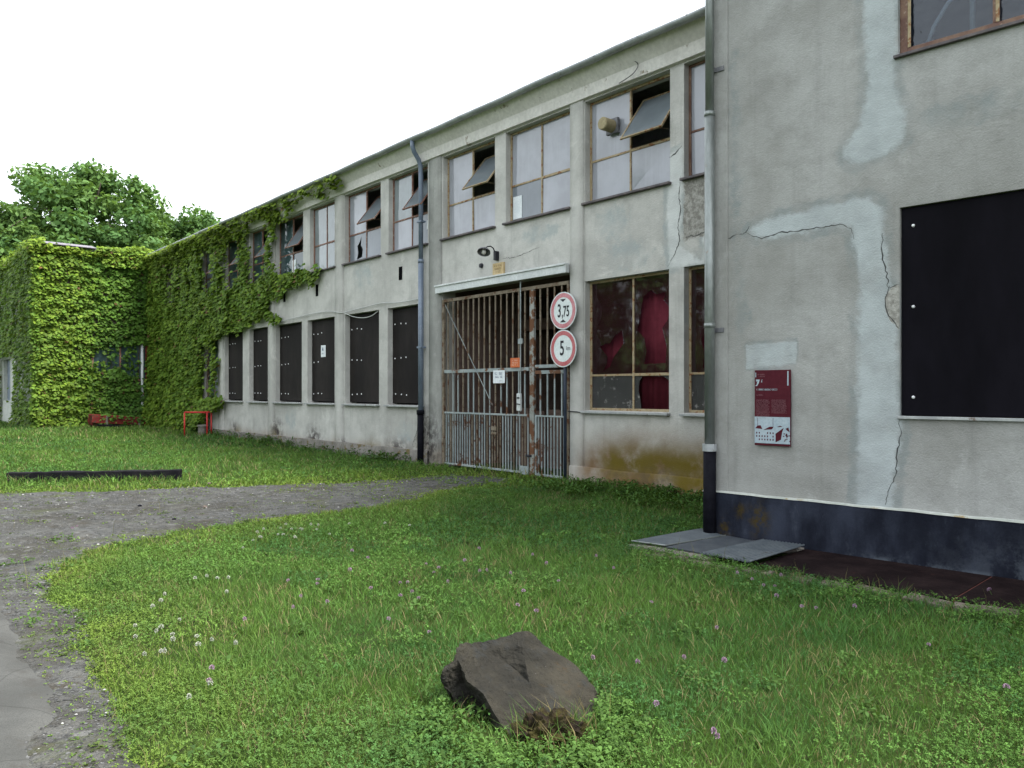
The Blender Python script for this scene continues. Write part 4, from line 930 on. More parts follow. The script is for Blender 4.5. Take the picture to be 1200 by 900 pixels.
# town picture: roofs, a long house with windows, masts
k = MB(); yy = (-.0035, -.0022)
k.prism([(-.19, -.22), (-.165, -.19), (-.13, -.185), (-.11, -.225)], *yy); k.prism([(-.10, -.235), (-.03, -.20), (.02, -.195), (.0, -.225)], *yy)
k.prism([(.04, -.27), (.13, -.205), (.112, -.255), (.10, -.33), (.04, -.36)], *yy); k.prism([(.05, -.20), (.09, -.185), (.12, -.195)], *yy); k.prism([(.15, -.215), (.18, -.20), (.196, -.25), (.17, -.235)], *yy)
for i in range(7):
    for j in range(3):
        if rng.random() < .85: k.box(-.18 + i * .031, -.168 + i * .031, *yy, -.275 - j * .035, -.257 - j * .035)
k.box(-.165, -.162, *yy, -.19, -.105); k.box(.01, .013, *yy, -.19, -.105)
for i in range(14): a = .12 + .07 * rng.random(); z = -.27 - .09 * rng.random(); k.box(a, a + .015, *yy, z, z + .01)
k.build('town_drawing', M['board_red'], IB)
k = MB(); k.box(-.19, -.182, -.0022, 0, .325, .375); k.box(.168, .182, -.0022, 0, .235, .385)
k.prism([(-.195, .232), (-.175, .245), (-.165, .29), (-.18, .275), (-.185, .30), (-.14, .30), (-.152, .262), (-.17, .232)], -.0022, 0); k.prism([(-.112, .27), (-.118, .30), (-.108, .30), (-.125, .27)], -.0022, 0)
k.build('emblem', M['board_pale'], IB)
rows(IB, -.175, .06, .186, .016, y, M['board_pale'], 26, 'heading', 41, .15); rows(IB, -.165, -.08, .347, .012, y, M['board_ink'], 10, 'print', 42); rows(IB, -.15, -.08, .327, .010, y, M['board_ink'], 9, 'print', 43)
rows(IB, -.175, -.10, .13, .012, y, M['board_ink'], 7, 'print', 44)
for c0, c1, n in ((-.18, -.025, 21), (-.005, .165, 15)):
    for i in range(n): rows(IB, c0, c1 - .02 * rng.random(), .082 - i * .0098, .006, y, M['board_ink'], 26, 'print', 50 + i, .1)

# ================================================================ pavement, plates, kerb along the wall
def bmesh_world(mb): mb.v = [btow(*v) for v in mb.v]; return mb
m = MB(); seams = [1.02, 2.72, 4.35, 6.0, 7.6]
for a, b in zip(seams[:-1], seams[1:]): m.box(a + .006, b - .006, -1.12 + .02 * rng.random(), -.035, -.12, .035 + .006 * rng.random())
tag(bmesh_world(m).build('pavement', M['slab'], None, bevel=.008), kind='structure')
m = MB()
for a in (2.72, 4.35, 6.0): m.box(a - .0055, a + .0055, -1.10, -.04, -.1, .030)
tag(bmesh_world(m).build('pavement_joint', mat_simple('red_joint', (.10, .028, .02), (.14, .04, .03), 9, .9), None), kind='structure')
m = MB(); s = -.1
while s < 7.5:
    l = .12 + .3 * rng.random(); w = .05 + .05 * rng.random()
    if rng.random() < .85:
        T = Matrix.Translation((s + l / 2, -1.22 - .03 * rng.random() - (.06 if s < 1.1 else 0), .0)) @ Matrix.Rotation(rng.normal(0, .10), 4, 'Z') @ Matrix.Rotation(rng.normal(0, .06), 4, 'Y')
        m.box(-l / 2, l / 2, -w, w, -.08, .02 + .025 * rng.random(), T)
    s += l + .02 + .04 * rng.random()
k = bmesh_world(m).build('kerb', M['kerb'], None, bevel=.012)
sb = k.modifiers.new('s', 'SUBSURF'); sb.levels = 2; sb.render_levels = 2; sb.subdivision_type = 'SIMPLE'
tx = bpy.data.textures.new('rub', 'CLOUDS'); tx.noise_scale = .05; dm = k.modifiers.new('d', 'DISPLACE'); dm.texture = tx; dm.strength = .03
tag(k, kind='structure')
def plate(st, z0, z1, mat, name, label, ribs=0):
    c = [btow(*p) for p in st]; cx = sum(p[0] for p in c) / 4; cy = sum(p[1] for p in c) / 4
    k = MB(); n = 12
    for zt in (0, 1):
        for i in range(n + 1):
            for j in range(n + 1):
                u, v = i / n, j / n
                x = (1-u)*(1-v)*c[0][0] + u*(1-v)*c[1][0] + u*v*c[2][0] + (1-u)*v*c[3][0]; yv = (1-u)*(1-v)*c[0][1] + u*(1-v)*c[1][1] + u*v*c[2][1] + (1-u)*v*c[3][1]
                zz = z0 + (z1 - z0) * u + .006 * math.sin(3 * u + 2) * math.sin(2.4 * v) + (.008 if zt else 0)
                if ribs and zt: zz += .006 * max(0, math.sin(2 * math.pi * ribs * u)) if 0 < i < n else 0
                k.v.append((x, yv, zz))
    N1 = n + 1; o = N1 * N1
    for i in range(n):
        for j in range(n):
            a = i * N1 + j; k.f.append((o + a, o + a + N1, o + a + N1 + 1, o + a + 1)); k.f.append((a, a + 1, a + N1 + 1, a + N1))
    for i in range(n):
        for (a, b_) in ((i, i + 1), ((i + 1) * N1 + n, i * N1 + n), (0, 0)):
            pass
        k.f.append((i * N1, (i + 1) * N1, o + (i + 1) * N1, o + i * N1)); k.f.append(((i + 1) * N1 + n, i * N1 + n, o + i * N1 + n, o + (i + 1) * N1 + n))
        k.f.append((i + 1, i, o + i, o + i + 1)); k.f.append((n * N1 + i, n * N1 + i + 1, o + n * N1 + i + 1, o + n * N1 + i))
    t = thing(name, (cx, cy, (z0 + z1) / 2), label, 'metal plate', 'metal plates by the building corner')
    k.build('sheet', mat, t); return t, c
t, c = plate([(-.33, -1.14), (.05, -1.08), (.19, -.14), (-.21, .02)], .075, .07, M['steel'], 'metal_plate', 'smooth pale steel plate lying in the grass, outermost beside the black pipe foot')
m = MB(); m.tube([tuple(Vector(c[0]) + Vector((0, 0, .082))), tuple(Vector(c[1]) + Vector((0, 0, .078)))], .007, 6); m.tube([tuple(Vector(c[1]) + Vector((0, 0, .078))), tuple(Vector(c[2]) + Vector((0, 0, .078)))], .007, 6); m.build('edge_strip', M['pipe_light'], t)
plate([(.07, -1.10), (.52, -1.10), (.60, -.14), (.20, -.12)], .062, .060, M['steel_dark'], 'metal_plate', 'dull dark steel plate lying between the smooth plate and the ribbed plate')
n = 13
t = thing('metal_plate', btow(.8, -.7, .08), 'ribbed grey metal plate lying over the dark slabs by the wall', 'metal plate', 'metal plates by the building corner')
k = MB()
c0, c1, c2, c3 = (.50, -1.16), (1.07, -1.23), (1.09, -.16), (.61, -.14)
for i in range(n * 4 + 1):
    u = i / (n * 4)
    a = btow(c0[0] + (c1[0] - c0[0]) * u, c0[1] + (c1[1] - c0[1]) * u); b_ = btow(c3[0] + (c2[0] - c3[0]) * u, c3[1] + (c2[1] - c3[1]) * u)
    z = .082 + .010 * u + .009 * (1 if (i // 2) % 2 else 0); k.v += [(a[0], a[1], z), (b_[0], b_[1], z + .006)]
for i in range(n * 4): k.f.append((2*i, 2*i+2, 2*i+3, 2*i+1))
o = k.build('sheet', M['steel'], t, fix=False); sd = o.modifiers.new('thick', 'SOLIDIFY'); sd.thickness = .014; sd.offset = -1
for nm, st, lab, mt in (('timber_plank', ((-.34, -1.20), (.62, -1.28), (.62, -1.06), (-.30, -1.0)), 'weathered plank under the front edge of the metal plates', 'wood_grey'),
                    ('timber_plank', ((-.20, -.26), (1.04, -.22), (1.04, -.06), (-.20, -.06)), 'brown plank under the metal plates against the wall', 'wood_grey')):
    c = [btow(*p) for p in st]; k = MB(); k.v = [(p[0], p[1], z) for z in (.0, .052) for p in c]
    k.f = [(3, 2, 1, 0), (4, 5, 6, 7), (0, 1, 5, 4), (1, 2, 6, 5), (2, 3, 7, 6), (3, 0, 4, 7)]
    o = k.build(nm, M[mt], None, bevel=.006, org=c[0]); tag(o, lab, 'plank')

# ================================================================ creeper covered annex at the far left
AX = thing('annex', (-35.18, 5.79, 0), 'flat roofed annex almost hidden under bright green creeper, at the far end of the yard', 'building')
XF = -35.21
hol = [(-44.0, -41.6, .6, 3.15)]
m = MB(); m.box(-60, XF, 6.15, 9.9, -.3, 7.2); m.box(-60, XF - .36, 9.9, 20, -.3, 7.2)
m.v = [v for v in m.v]; m.build('annex_wall', M['annex'], AX)
wall_sheet('annex_wall', AX, (-60, XF), (-.3, 7.2), [(-40.5, -39.2, 1.1, 3.15), (-43.9, -41.9, 1.2, 3.1)], 5.79, .34, M['annex_pale'], .5)
m = MB(); m.box(-40.5, -39.2, 5.95, 5.98, 1.1, 3.15); m.build('window_board', M['steel'], AX)
m = MB(); m.box(-43.9, -41.9, 5.95, 5.98, 1.2, 3.1); m.build('window_board', M['pipe'], AX)
m = MB(); m.box(-60.2, XF + .18, 5.6, 20, 7.21, 7.34); m.build('roof', M['roof'], AX)
for i, (a, b) in enumerate(((5.9, 6.8), (6.82, 7.75))):
    T = Matrix.Translation((XF + .05, 0, 7.40)) @ Matrix.Rotation(R(14), 4, 'Y'); m = MB(); m.box(-.5, .30, a, b, -.012, .012, T); m.build('ridge_slate', M['slate'], AX)
m = MB(); m.box(XF + .02, XF + .05, 7.7, 9.7, 2.15, 3.55); wn = m.build('window', M['dark_pane'], AX)
m = MB(); m.box(XF + .02, XF + .09, 7.62, 7.7, 2.1, 3.6); m.box(XF + .02, XF + .09, 8.66, 8.72, 2.1, 3.6); m.box(XF + .02, XF + .09, 7.6, 9.75, 2.06, 2.14); m.build('window_frame', M['frame_red'], wn)
m = MB(); m.tube([(XF + .12, 9.52, .3), (XF + .12, 9.52, 3.7)], .055, 10); m.build('drainpipe', M['white_metal'], AX, smooth=True)
m = MB(); m.box(XF + .01, XF + .06, 9.66, 9.84, 2.0, 3.6); m.build('rusty_strip', M['red_old'], AX)

# red planter box, broken plank in front
PX = thing('planter_box', (-34.6, 8.6, .2), 'low red plank box half overgrown at the foot of the creeper wall', 'planter')
T = Matrix.Translation((-34.35, 7.45, .42)) @ Matrix.Rotation(R(-4.5), 4, 'X')
m = MB(); m.box(-.03, .03, 0, 2.45, -.02, .30, T); m.build('front_board', M['red_old'], PX, bevel=.01)
m = MB(); m.box(-.62, -.56, 0, 2.45, -.02, .32, T); m.build('back_board', M['red_old'], PX, bevel=.01)
for yy in (.02, 2.37): m = MB(); m.box(-.56, -.03, yy, yy + .06, -.1, .28, T); m.build('end_board', M['red_old'], PX, bevel=.01)
for yy in (.5, 1.72): m = MB(); m.box(.032, .08, yy, yy + .08, -.3, .27, T); m.build('batten', M['wood_grey'], PX, bevel=.006)
m = MB(); m.box(-.56, -.03, .08, 2.37, -.3, .22, T); m.build('soil_fill', M['moss'], PX)
T = Matrix.Translation((-33.75, 7.55, .32)) @ Matrix.Rotation(R(-5), 4, 'X') @ Matrix.Rotation(R(6), 4, 'Z')
m = MB(); m.box(-.10, .10, 0, 1.15, -.03, .05, T); tag(m.build('timber_plank', M['wood_dark'], None, bevel=.01, org=(-33.75, 7.55, .3)), 'dark broken plank lying in front of the red plank box', 'plank')

# timber sleeper in the far grass
T = Matrix.Translation((-16.77, 2.16, 0)) @ Matrix.Rotation(math.atan2(2.65, 1.52), 4, 'Z')
m = MB(); nseg = 24; Ls = 3.06
for i in range(nseg + 1):
    x = .14 + (Ls - .14) * i / nseg; j = rng.normal(0, .006, 4)
    for (a, b_), e in zip(((-.11, -.1), (-.11, .185), (.11, .185), (.11, -.1)), j): m.v.append(tuple(T @ Vector((x, a + e, b_ + e))))
for i in range(nseg): m.f += [(i*4+k, (i+1)*4+k, (i+1)*4+(k+1) % 4, i*4+(k+1) % 4) for k in range(4)]
m.f += [(0, 1, 2, 3), (nseg*4+3, nseg*4+2, nseg*4+1, nseg*4)]
tag(m.build('timber_beam', M['wood_dark'], None, bevel=.012, org=(-16.0, 3.4, 0)), 'long black squared timber lying in the grass beyond the gravel track', 'timber')

# red tube guard with a concrete stub
gx, gy = -27.35, 9.12; g0 = float(gh(gx, gy))
RG = thing('guard_rail', (gx, gy, g0), 'red painted tube guard frame standing in the grass by the wall', 'guard rail')
dx, dy = .52, .57; bx, by = -.30, .33
A_ = Vector((gx - dx / 2, gy - dy / 2, 0)); B_ = Vector((gx + dx / 2, gy + dy / 2, 0)); C_ = Vector((gx + .25 - .28, gy + .25 + .28, 0)); H_ = g0 + .78
m = MB()
for p, q in ((A_, B_), (B_, C_), (C_, A_)): m.tube([(p.x, p.y, H_), (q.x, q.y, H_)], .028, 8)
m.build('top_rail', M['red'], RG, smooth=True)
for p in (A_, B_, C_): m = MB(); m.tube([(p.x, p.y, g0 - .1), (p.x, p.y, H_)], .026, 8); m.build('leg', M['red'], RG, smooth=True)
cx, cy = -27.28, 9.30
m = MB(); m.lathe([(0, .36), (.13, .36), (.155, .345), (.155, .30), (.125, .285), (.12, -.1)], 18, Matrix.Translation((cx, cy, g0)))
tag(m.build('concrete_stub', M['plinth'], None, smooth=False, org=(cx, cy, g0)), 'grey concrete stub with a wider cap inside the red guard frame', 'bollard')

# ================================================================ boulder and mossy root clump
RC = Vector((-2.93, 2.58, 0)); UR = Vector((.645, .764, 0)); UF = Vector((-.764, .645, 0))
# facets of the boulder: (across, up the slope, depth) surveyed corner by corner, then closed at the back
BP = ROCKPTS
pts2 = [Vector((p[3], p[4])) for p in BP]
vo, eo, fo, ov, _, _ = geometry.delaunay_2d_cdt(pts2, [(i, (i + 1) % NSIL) for i in range(NSIL)] + ROCKEDGES, [], 1, 1e-5)
bm = bmesh.new(); vs = []
for k, o_ in enumerate(ov): p = BP[o_[0]]; vs.append(bm.verts.new((p[0], p[1], p[2])))
for f in fo: bm.faces.new([vs[i] for i in f])
bmesh.ops.recalc_face_normals(bm, faces=bm.faces)
be = [e for e in bm.edges if len(e.link_faces) == 1]
r_ = bmesh.ops.extrude_edge_only(bm, edges=be); nv = [g for g in r_['geom'] if isinstance(g, bmesh.types.BMVert)]
for v in nv: v.co = Vector((v.co.x * .82 + .01, max(.34, v.co.y + .16) - .10 * abs(v.co.x), -.10 - .02 * v.co.x))
ne = [e for e in bm.edges if len(e.link_faces) == 1]; bmesh.ops.contextual_create(bm, geom=ne)
bmesh.ops.triangulate(bm, faces=bm.faces); bmesh.ops.recalc_face_normals(bm, faces=bm.faces)
for it in range(4): bmesh.ops.subdivide_edges(bm, edges=[e for e in bm.edges if e.calc_length() > .014], cuts=1, use_grid_fill=True); bmesh.ops.triangulate(bm, faces=[f for f in bm.faces if len(f.verts) > 4])
bmesh.ops.smooth_vert(bm, verts=bm.verts, factor=.15, use_axis_x=True, use_axis_y=True, use_axis_z=True)
bm.normal_update()
from mathutils import noise as MN
for v in bm.verts:
    c_ = v.co; f = MN.fractal(c_ * 9 + Vector((3, 1, 7)), .9, 2.1, 5) * .010 + (abs(MN.noise(c_ * 22)) - .3) * .008 + (abs(MN.noise(c_ * 60 + Vector((5, 0, 0)))) - .3) * .0025
    side = sstep(-.18, -.30, np.array(c_.x)); f += float(side) * MN.fractal(c_ * 16, .8, 2, 4) * .016
    v.co = c_ + v.normal * f
me = bpy.data.meshes.new('boulder')
for v in bm.verts: w = v.co.copy(); v.co = UR * (w.x * 1.06 + .014) + UF * w.y + Vector((0, 0, w.z - .004))
bm.to_mesh(me); bm.free(); me.materials.append(M['stone'])
o = bpy.data.objects.new('boulder', me); COL.objects.link(o); o.location = RC
tag(o, 'big brown boulder with a sloping flat face lying in the lawn', 'boulder')
from mathutils import noise as MN
bm = bmesh.new(); bmesh.ops.create_icosphere(bm, subdivisions=5, radius=1)
for v in bm.verts:
    d = v.co.copy(); v.co = Vector((d.x * .17, d.y * .11, d.z * .115)); v.co += d * (MN.fractal(d * 2.6 + Vector((4, 1, 0)), .8, 2.2, 5) * .05)
me = bpy.data.meshes.new('root_clump')
for v in bm.verts: w = v.co.copy(); v.co = UR * w.x + UF * w.y + Vector((0, 0, w.z))
bm.to_mesh(me); bm.free(); me.materials.append(M['moss'])
o = bpy.data.objects.new('root_clump', me); COL.objects.link(o); ROOT = RC + UR * .10 + UF * (-.20); o.location = ROOT + Vector((0, 0, .03))
tag(o, 'brown mossy root clump with dry grass at the front foot of the boulder', 'root clump')
# ================================================================ ground, track, asphalt
def axis(a, b, dense_a, dense_b, step, far):
    x = list(np.arange(dense_a, dense_b + 1e-6, step)); s = step
    lo = []; v = dense_a
    while v > a: s *= 1.35; v -= s; lo.append(max(v, a))
    s = step; v = dense_b; hi = []
    while v < b: s *= 1.35; v += s; hi.append(min(v, b))
    return np.array(lo[::-1] + x + hi)
X = axis(-1500, 1500, -40, 6, .3, 0); Y = axis(-1500, 1500, -6, 12, .3, 0)
gx_, gy_ = np.meshgrid(X, Y, indexing='ij'); ny = len(Y)
V = np.stack([gx_.ravel(), gy_.ravel(), gh(gx_.ravel(), gy_.ravel())], 1)
i, j = np.meshgrid(np.arange(len(X) - 1), np.arange(ny - 1), indexing='ij'); i = i.ravel(); j = j.ravel()
tag(arr_mesh('ground', V, [np.stack([i*ny+j, (i+1)*ny+j, (i+1)*ny+j+1, i*ny+j+1], 1)], M['turf'], smooth=True), kind='structure')

def edge_noise(x, y, amp=.3): return amp * (.45 + .55 * sstep(5.5, 9, -x * .764 + y * .645)) * ((fbm(x * 1.1, y * 1.1, 21, 4) - .5) * 1.6 + (fbm(x * 5, y * 5, 22, 3) - .5) * .6)
def gravel_sd(x, y): return sdist(np.stack([x, y], 1), GRAVEL) + edge_noise(x, y, .55)
def sheet(name, poly, step, z, mat, amp, thick=0):
    p = np.array(poly); a = p.min(0) - .3; b = p.max(0) + .3
    X = np.arange(a[0], b[0], step); Y = np.arange(a[1], b[1], step); gx, gy = np.meshgrid(X, Y, indexing='ij'); ny = len(Y)
    fx, fy = gx.ravel(), gy.ravel(); sd = sdist(np.stack([fx, fy], 1), poly) + edge_noise(fx, fy, amp)
    V = np.stack([fx, fy, gh(fx, fy) + z + .010 * (fbm(fx * 3, fy * 3, 30) - .5) * (0 if thick else 1) - np.clip(sd + .05, 0, 1) * .25], 1)
    i, j = np.meshgrid(np.arange(len(X) - 1), np.arange(ny - 1), indexing='ij'); i = i.ravel(); j = j.ravel()
    q = np.stack([i*ny+j, (i+1)*ny+j, (i+1)*ny+j+1, i*ny+j+1], 1)
    q = q[(sd[q] < .04).any(1)]
    u, inv = np.unique(q, return_inverse=True)
    return tag(arr_mesh(name, V[u], [inv.reshape(q.shape)], mat, smooth=True), kind='structure')
sheet('gravel_track', GRAVEL, .07, .022, M['gravel'], .55)
sheet('asphalt_path', ASPH, .025, .046, M['asphalt'], .22, 1)

# ================================================================ scatter helpers
def cam_space(x, y): return x * .645 + y * .764, -x * .764 + y * .645      # lateral, depth
def sample(d0, d1, dens):
    """random ground points between two depths inside a generous view wedge"""
    w0 = .74 * d1 + 1.3; n = int((d1 - d0) * 2 * w0 * dens)
    d = d0 + (d1 - d0) * rng.random(n); l = (rng.random(n) * 2 - 1) * w0
    k = np.abs(l) < .74 * d + 1.3; d = d[k]; l = l[k]
    x = l * .645 - d * .764; y = l * .764 + d * .645
    return x, y
def lawn_mask(x, y, keep_gravel=.03):
    s, t = wtob(x, y)
    ok = ~((t > -1.17) & (s > -.20)) & ~((s > -.36) & (t > -1.10) & (t < .1) & (s < 1.1))
    ok &= ~((y > 9.86) & (x > -35.3) & ~((x > -14.1) & (x < -10.2) & (y < 9.9)))
    ok &= ~((x < -35.1) & (y > 5.75))
    ok &= ~((x > -6.1) & (y > 7.5) & (s > -.2))
    u = (x - RC.x) * .645 + (y - RC.y) * .764; v = -(x - RC.x) * .764 + (y - RC.y) * .645
    ok &= ~((u > -.34) & (u < .35) & (v > -.04 + .25 * np.abs(u)) & (v < .45))
    sd = gravel_sd(x, y)
    weeds = .9 * (fbm(x * 1.3, y * 1.3, 41) > .56) * (fbm(x * 4, y * 4, 42) > .5)
    pr = np.where(sd < 0, np.maximum(np.exp(sd / .40) * .6 * (fbm(x * 3.5, y * 3.5, 43) > .46), np.maximum(keep_gravel * .3, weeds * np.where(y > 4.2, .6, .30) + .92 * sstep(4.8, 7.6, y + 2.2 * (fbm(x * 1.1, y * 1.1, 44, 4) - .5)))), 1.0)
    pr *= np.where((sdist(np.stack([x, y], 1), ASPH) < .03), 0, 1)
    return ok & (rng.random(len(x)) < pr), sd

def grass_color(x, y, sd, n):
    t = fbm(x * .7, y * .7, 51, 4); q = fbm(x * 3, y * 3, 52, 3); r = rng.random(n)
    lat, dep = cam_space(x, y)
    base = np.array([.082, .166, .037]); dark = np.array([.040, .112, .032]); lime = np.array([.150, .215, .036]); straw = np.array([.23, .20, .10])
    c = base[None] * (1 - .0 * r[:, None])
    a = np.clip((t - .42) * 3.2 + (r - .5) * .8, 0, 1)[:, None]; c = c * (1 - a) + dark * a
    near_edge = np.exp(-np.clip(sd, 0, 9) / 1.0) * (.45 + .9 * q)
    dist = sstep(9, 16, dep) * .40 * (fbm(x * .35, y * .35, 53) + .25)  # lime tint by camera depth, painting the far lawn as sunlit
    b = np.clip(near_edge * .95 + dist + (r - .75) * .5, 0, 1)[:, None]; c = c * (1 - b) + lime * b
    s = (rng.random(n) < .07 + .16 * (q > .58))[:, None]; c = np.where(s, straw * (.6 + .6 * r[:, None]), c)
    return c * (.75 + .5 * rng.random((n, 1)))

GV, GQ, GT3, GC = [], [], [], []; gn = 0
def blades(x, y, h, w, col, lean=.45, curl=1.0):
    global gn
    n = len(x)
    if n == 0: return
    az = rng.random(n) * 2 * np.pi; la = rng.random(n) * 2 * np.pi
    lx = np.cos(la) * h * lean * rng.random(n) * 1.5; ly = np.sin(la) * h * lean * rng.random(n) * 1.5
    sx = np.cos(az) * w / 2; sy = np.sin(az) * w / 2; z = gh(x, y) - .004
    P = np.empty((n, 5, 3), np.float32)
    P[:, 0] = np.stack([x - sx, y - sy, z], 1); P[:, 1] = np.stack([x + sx, y + sy, z], 1)
    mx, my, mz = x + lx * .38, y + ly * .38, z + h * .58
    P[:, 2] = np.stack([mx + sx * .85, my + sy * .85, mz], 1); P[:, 3] = np.stack([mx - sx * .85, my - sy * .85, mz], 1)
    P[:, 4] = np.stack([x + lx * curl, y + ly * curl, z + h * (1 - .12 * rng.random(n))], 1)
    b = gn + np.arange(n) * 5
    GV.append(P.reshape(-1, 3)); GQ.append(np.stack([b, b+1, b+2, b+3], 1)); GT3.append(np.stack([b+3, b+2, b+4], 1)); GC.append(np.repeat(col, 5, 0)); gn += 5 * n

DEN = 1.0
for d0, d1, dens, w, h in ((1.6, 3.2, 1500, .0045, .06), (3.2, 5.2, 4200, .0038, .066), (5.2, 8.2, 2600, .005, .070), (8.2, 13, 1250, .0075, .078), (13, 22, 340, .014, .095), (22, 48, 120, .024, .11)):
    x, y = sample(d0, d1, dens * DEN); k, sd = lawn_mask(x, y); x, y, sd = x[k], y[k], sd[k]; n = len(x)
    hv = h * (.40 + .85 * rng.random(n)) * (.35 + 1.3 * fbm(x * 1.3, y * 1.3, 61, 3)) * np.clip(.5 + sd * .8, .42, 1)
    hv *= 1 + 1.1 * np.exp(-np.abs(9.9 - y) / .22) * (x < -5) * (fbm(x * 1.5, y * 0, 62) > .35)
    blades(x, y, hv, w * (.7 + .6 * rng.random(n)), grass_color(x, y, sd, n), .95, .9)
# taller seed stalks and longer tufts
x, y = sample(2.6, 12, 5); k, sd = lawn_mask(x, y, 0); x, y, sd = x[k], y[k], sd[k]; n = len(x)
blades(x, y, .16 + .16 * rng.random(n), np.full(n, .0032), np.tile([.16, .15, .06], (n, 1)) * (.6 + .7 * rng.random((n, 1))), .35, 1.1)
for (tx_, ty_, nn, r_, h_) in ((ROOT.x, ROOT.y, 190, .19, .16), (RC.x + .26, RC.y + .1, 80, .10, .17), (RC.x - .3, RC.y - .2, 120, .16, .12), (-16.0, 3.3, 260, 1.1, .17), (-15.4, 4.6, 120, .5, .19), (-2.95, 6.36, 40, .25, .15), (-1.9, 6.42, 40, .25, .16), (-3.8, 6.28, 40, .25, .14)):
    if r_ > .3 and tx_ < -14:
        t = rng.random(nn) * 3.1 - 1.5; x = -16.0 + t * .5 + .45 * rng.random(nn) ; y = 3.45 + t * .87 - .25 - .35 * rng.random(nn) * .4
        x = x + .05; y = y - .05
    else:
        a = rng.random(nn) * 6.28; q = r_ * np.sqrt(rng.random(nn)); x = tx_ + np.cos(a) * q; y = ty_ + np.sin(a) * q
    n = len(x); dry = (rng.random((n, 1)) < (.3 if tx_ > -14 else .08)); c = np.where(dry, [.20, .16, .08], [.07, .14, .03]) * (.6 + .7 * rng.random((n, 1)))
    blades(x, y, h_ * (.5 + .7 * rng.random(n)), np.full(n, .0045 if tx_ > -14 else .012), c, .6, 1.3)
tag(arr_mesh('grass', np.concatenate(GV), [np.concatenate(GQ), np.concatenate(GT3)], M['grass'], cols=dict(Col=np.concatenate(GC))), 'green meadow grass covering the yard', 'grass', kind='stuff')

# clover and low broad leaves -----------------------------------------
CV, CQ, CC = [], [], []; cn = 0
def leaflets(x, y, z, size, col, tilt=.5, wid=.8, nlf=3, droop=0.0):
    """nlf folded leaflets round a point"""
    global cn
    n = len(x); a0 = rng.random(n) * 6.28
    for kx in range(nlf):
        a = a0 + kx * 2 * np.pi / nlf + rng.normal(0, .12, n); ca, sa = np.cos(a), np.sin(a)
        el = rng.normal(.10 - droop, tilt * .5, n); L_ = size * (.8 + .4 * rng.random(n)); W_ = L_ * wid * .5
        ce, se = np.cos(el), np.sin(el); P = np.empty((n, 4, 3), np.float32)
        P[:, 0] = np.stack([x, y, z], 1)
        mx, my, mz = x + ca * L_ * .6 * ce, y + sa * L_ * .6 * ce, z + L_ * .6 * se + L_ * .08
        P[:, 1] = np.stack([mx - sa * W_, my + ca * W_, mz + W_ * .25], 1); P[:, 3] = np.stack([mx + sa * W_, my - ca * W_, mz + W_ * .25], 1)
        P[:, 2] = np.stack([x + ca * L_ * ce, y + sa * L_ * ce, z + L_ * se - L_ * .08], 1)
        b = cn + np.arange(n) * 4; CV.append(P.reshape(-1, 3)); CQ.append(np.stack([b, b+1, b+2, b+3], 1)); cn += 4 * n
        CC.append(np.repeat(col * (.85 + .3 * rng.random((n, 1))), 4, 0))
def clover_col(x, y, n, sd=None):
    t = fbm(x * 1.1, y * 1.1, 71, 3); c = np.where(t[:, None] > .5, [.044, .112, .033], [.080, .165, .037]) * (.5 + 1.0 * rng.random((n, 1)))
    if sd is not None:
        b = np.clip(np.exp(-np.clip(sd, 0, 9) / .75) * (1.2 * fbm(x * 2, y * 2, 72) + .05), 0, 1)[:, None]; c = c * (1 - b) + np.array([.155, .22, .036]) * b
    return c
for d0, d1, dens, s in ((1.6, 3.2, 900, .015), (3.2, 5.2, 3300, .0108), (5.2, 8.2, 1900, .0138), (8.2, 13, 620, .021), (13, 24, 140, .034)):
    x, y = sample(d0, d1, dens); k, sd = lawn_mask(x, y, .0); k &= fbm(x * .8, y * .8, 73, 3) + .25 * fbm(x * 4, y * 4, 74) > .43 + .27 * rng.random(len(x)); x, y, sd = x[k], y[k], sd[k]; n = len(x)
    z = gh(x, y) + (.02 + .075 * rng.random(n)) * np.clip(.4 + sd, .35, 1) * (.6 + .6 * fbm(x * 2, y * 2, 75))
    leaflets(x, y, z, s * (.7 + .7 * rng.random(n)), clover_col(x, y, n, sd), .95)
# leafy weeds: by the walls, round the boulder, on the gravel
def weeds(x, y, r, h, size, nl, col, wid=.45):
    for (a, b_) in zip(x, y):
        t = rng.random(nl); an = rng.random(nl) * 6.28; q = r * np.sqrt(rng.random(nl))
        xx = a + np.cos(an) * q; yy = b_ + np.sin(an) * q; c = np.array(col) * (.65 + .7 * rng.random((nl, 1)))
        leaflets(xx, yy, gh(xx, yy) + h * t, np.full(nl, size) * (.6 + .8 * rng.random(nl)), c, 1.0, wid, 3, .1)
n = 150; x = -9.8 + 4.0 * rng.random(n); y = 9.8 - 1.3 * rng.random(n) ** 1.6; weeds(x, y, .16, .17, .07, 9, [.055, .115, .026], .4)
n = 60; x = -30 + 15.0 * rng.random(n); y = 9.8 - .35 * rng.random(n); weeds(x, y, .2, .22, .09, 8, [.045, .095, .025], .4)
a = rng.random(150) * 6.28; x = RC.x + np.cos(a) * (.30 + .32 * rng.random(150)); y = RC.y - .06 + np.sin(a) * (.30 + .3 * rng.random(150)); u = (x - RC.x) * .645 + (y - RC.y) * .764; v = -(x - RC.x) * .764 + (y - RC.y) * .645
k = ~((u > -.36) & (u < .36) & (v > -.16) & (v < .5)); weeds(x[k], y[k], .09, .09, .026, 12, [.065, .125, .030], .6)
x, y = sample(3, 9, 3.2); k, sd = lawn_mask(x, y, 0); weeds(x[k], y[k], .08, .07, .035, 10, [.06, .115, .03], .55)
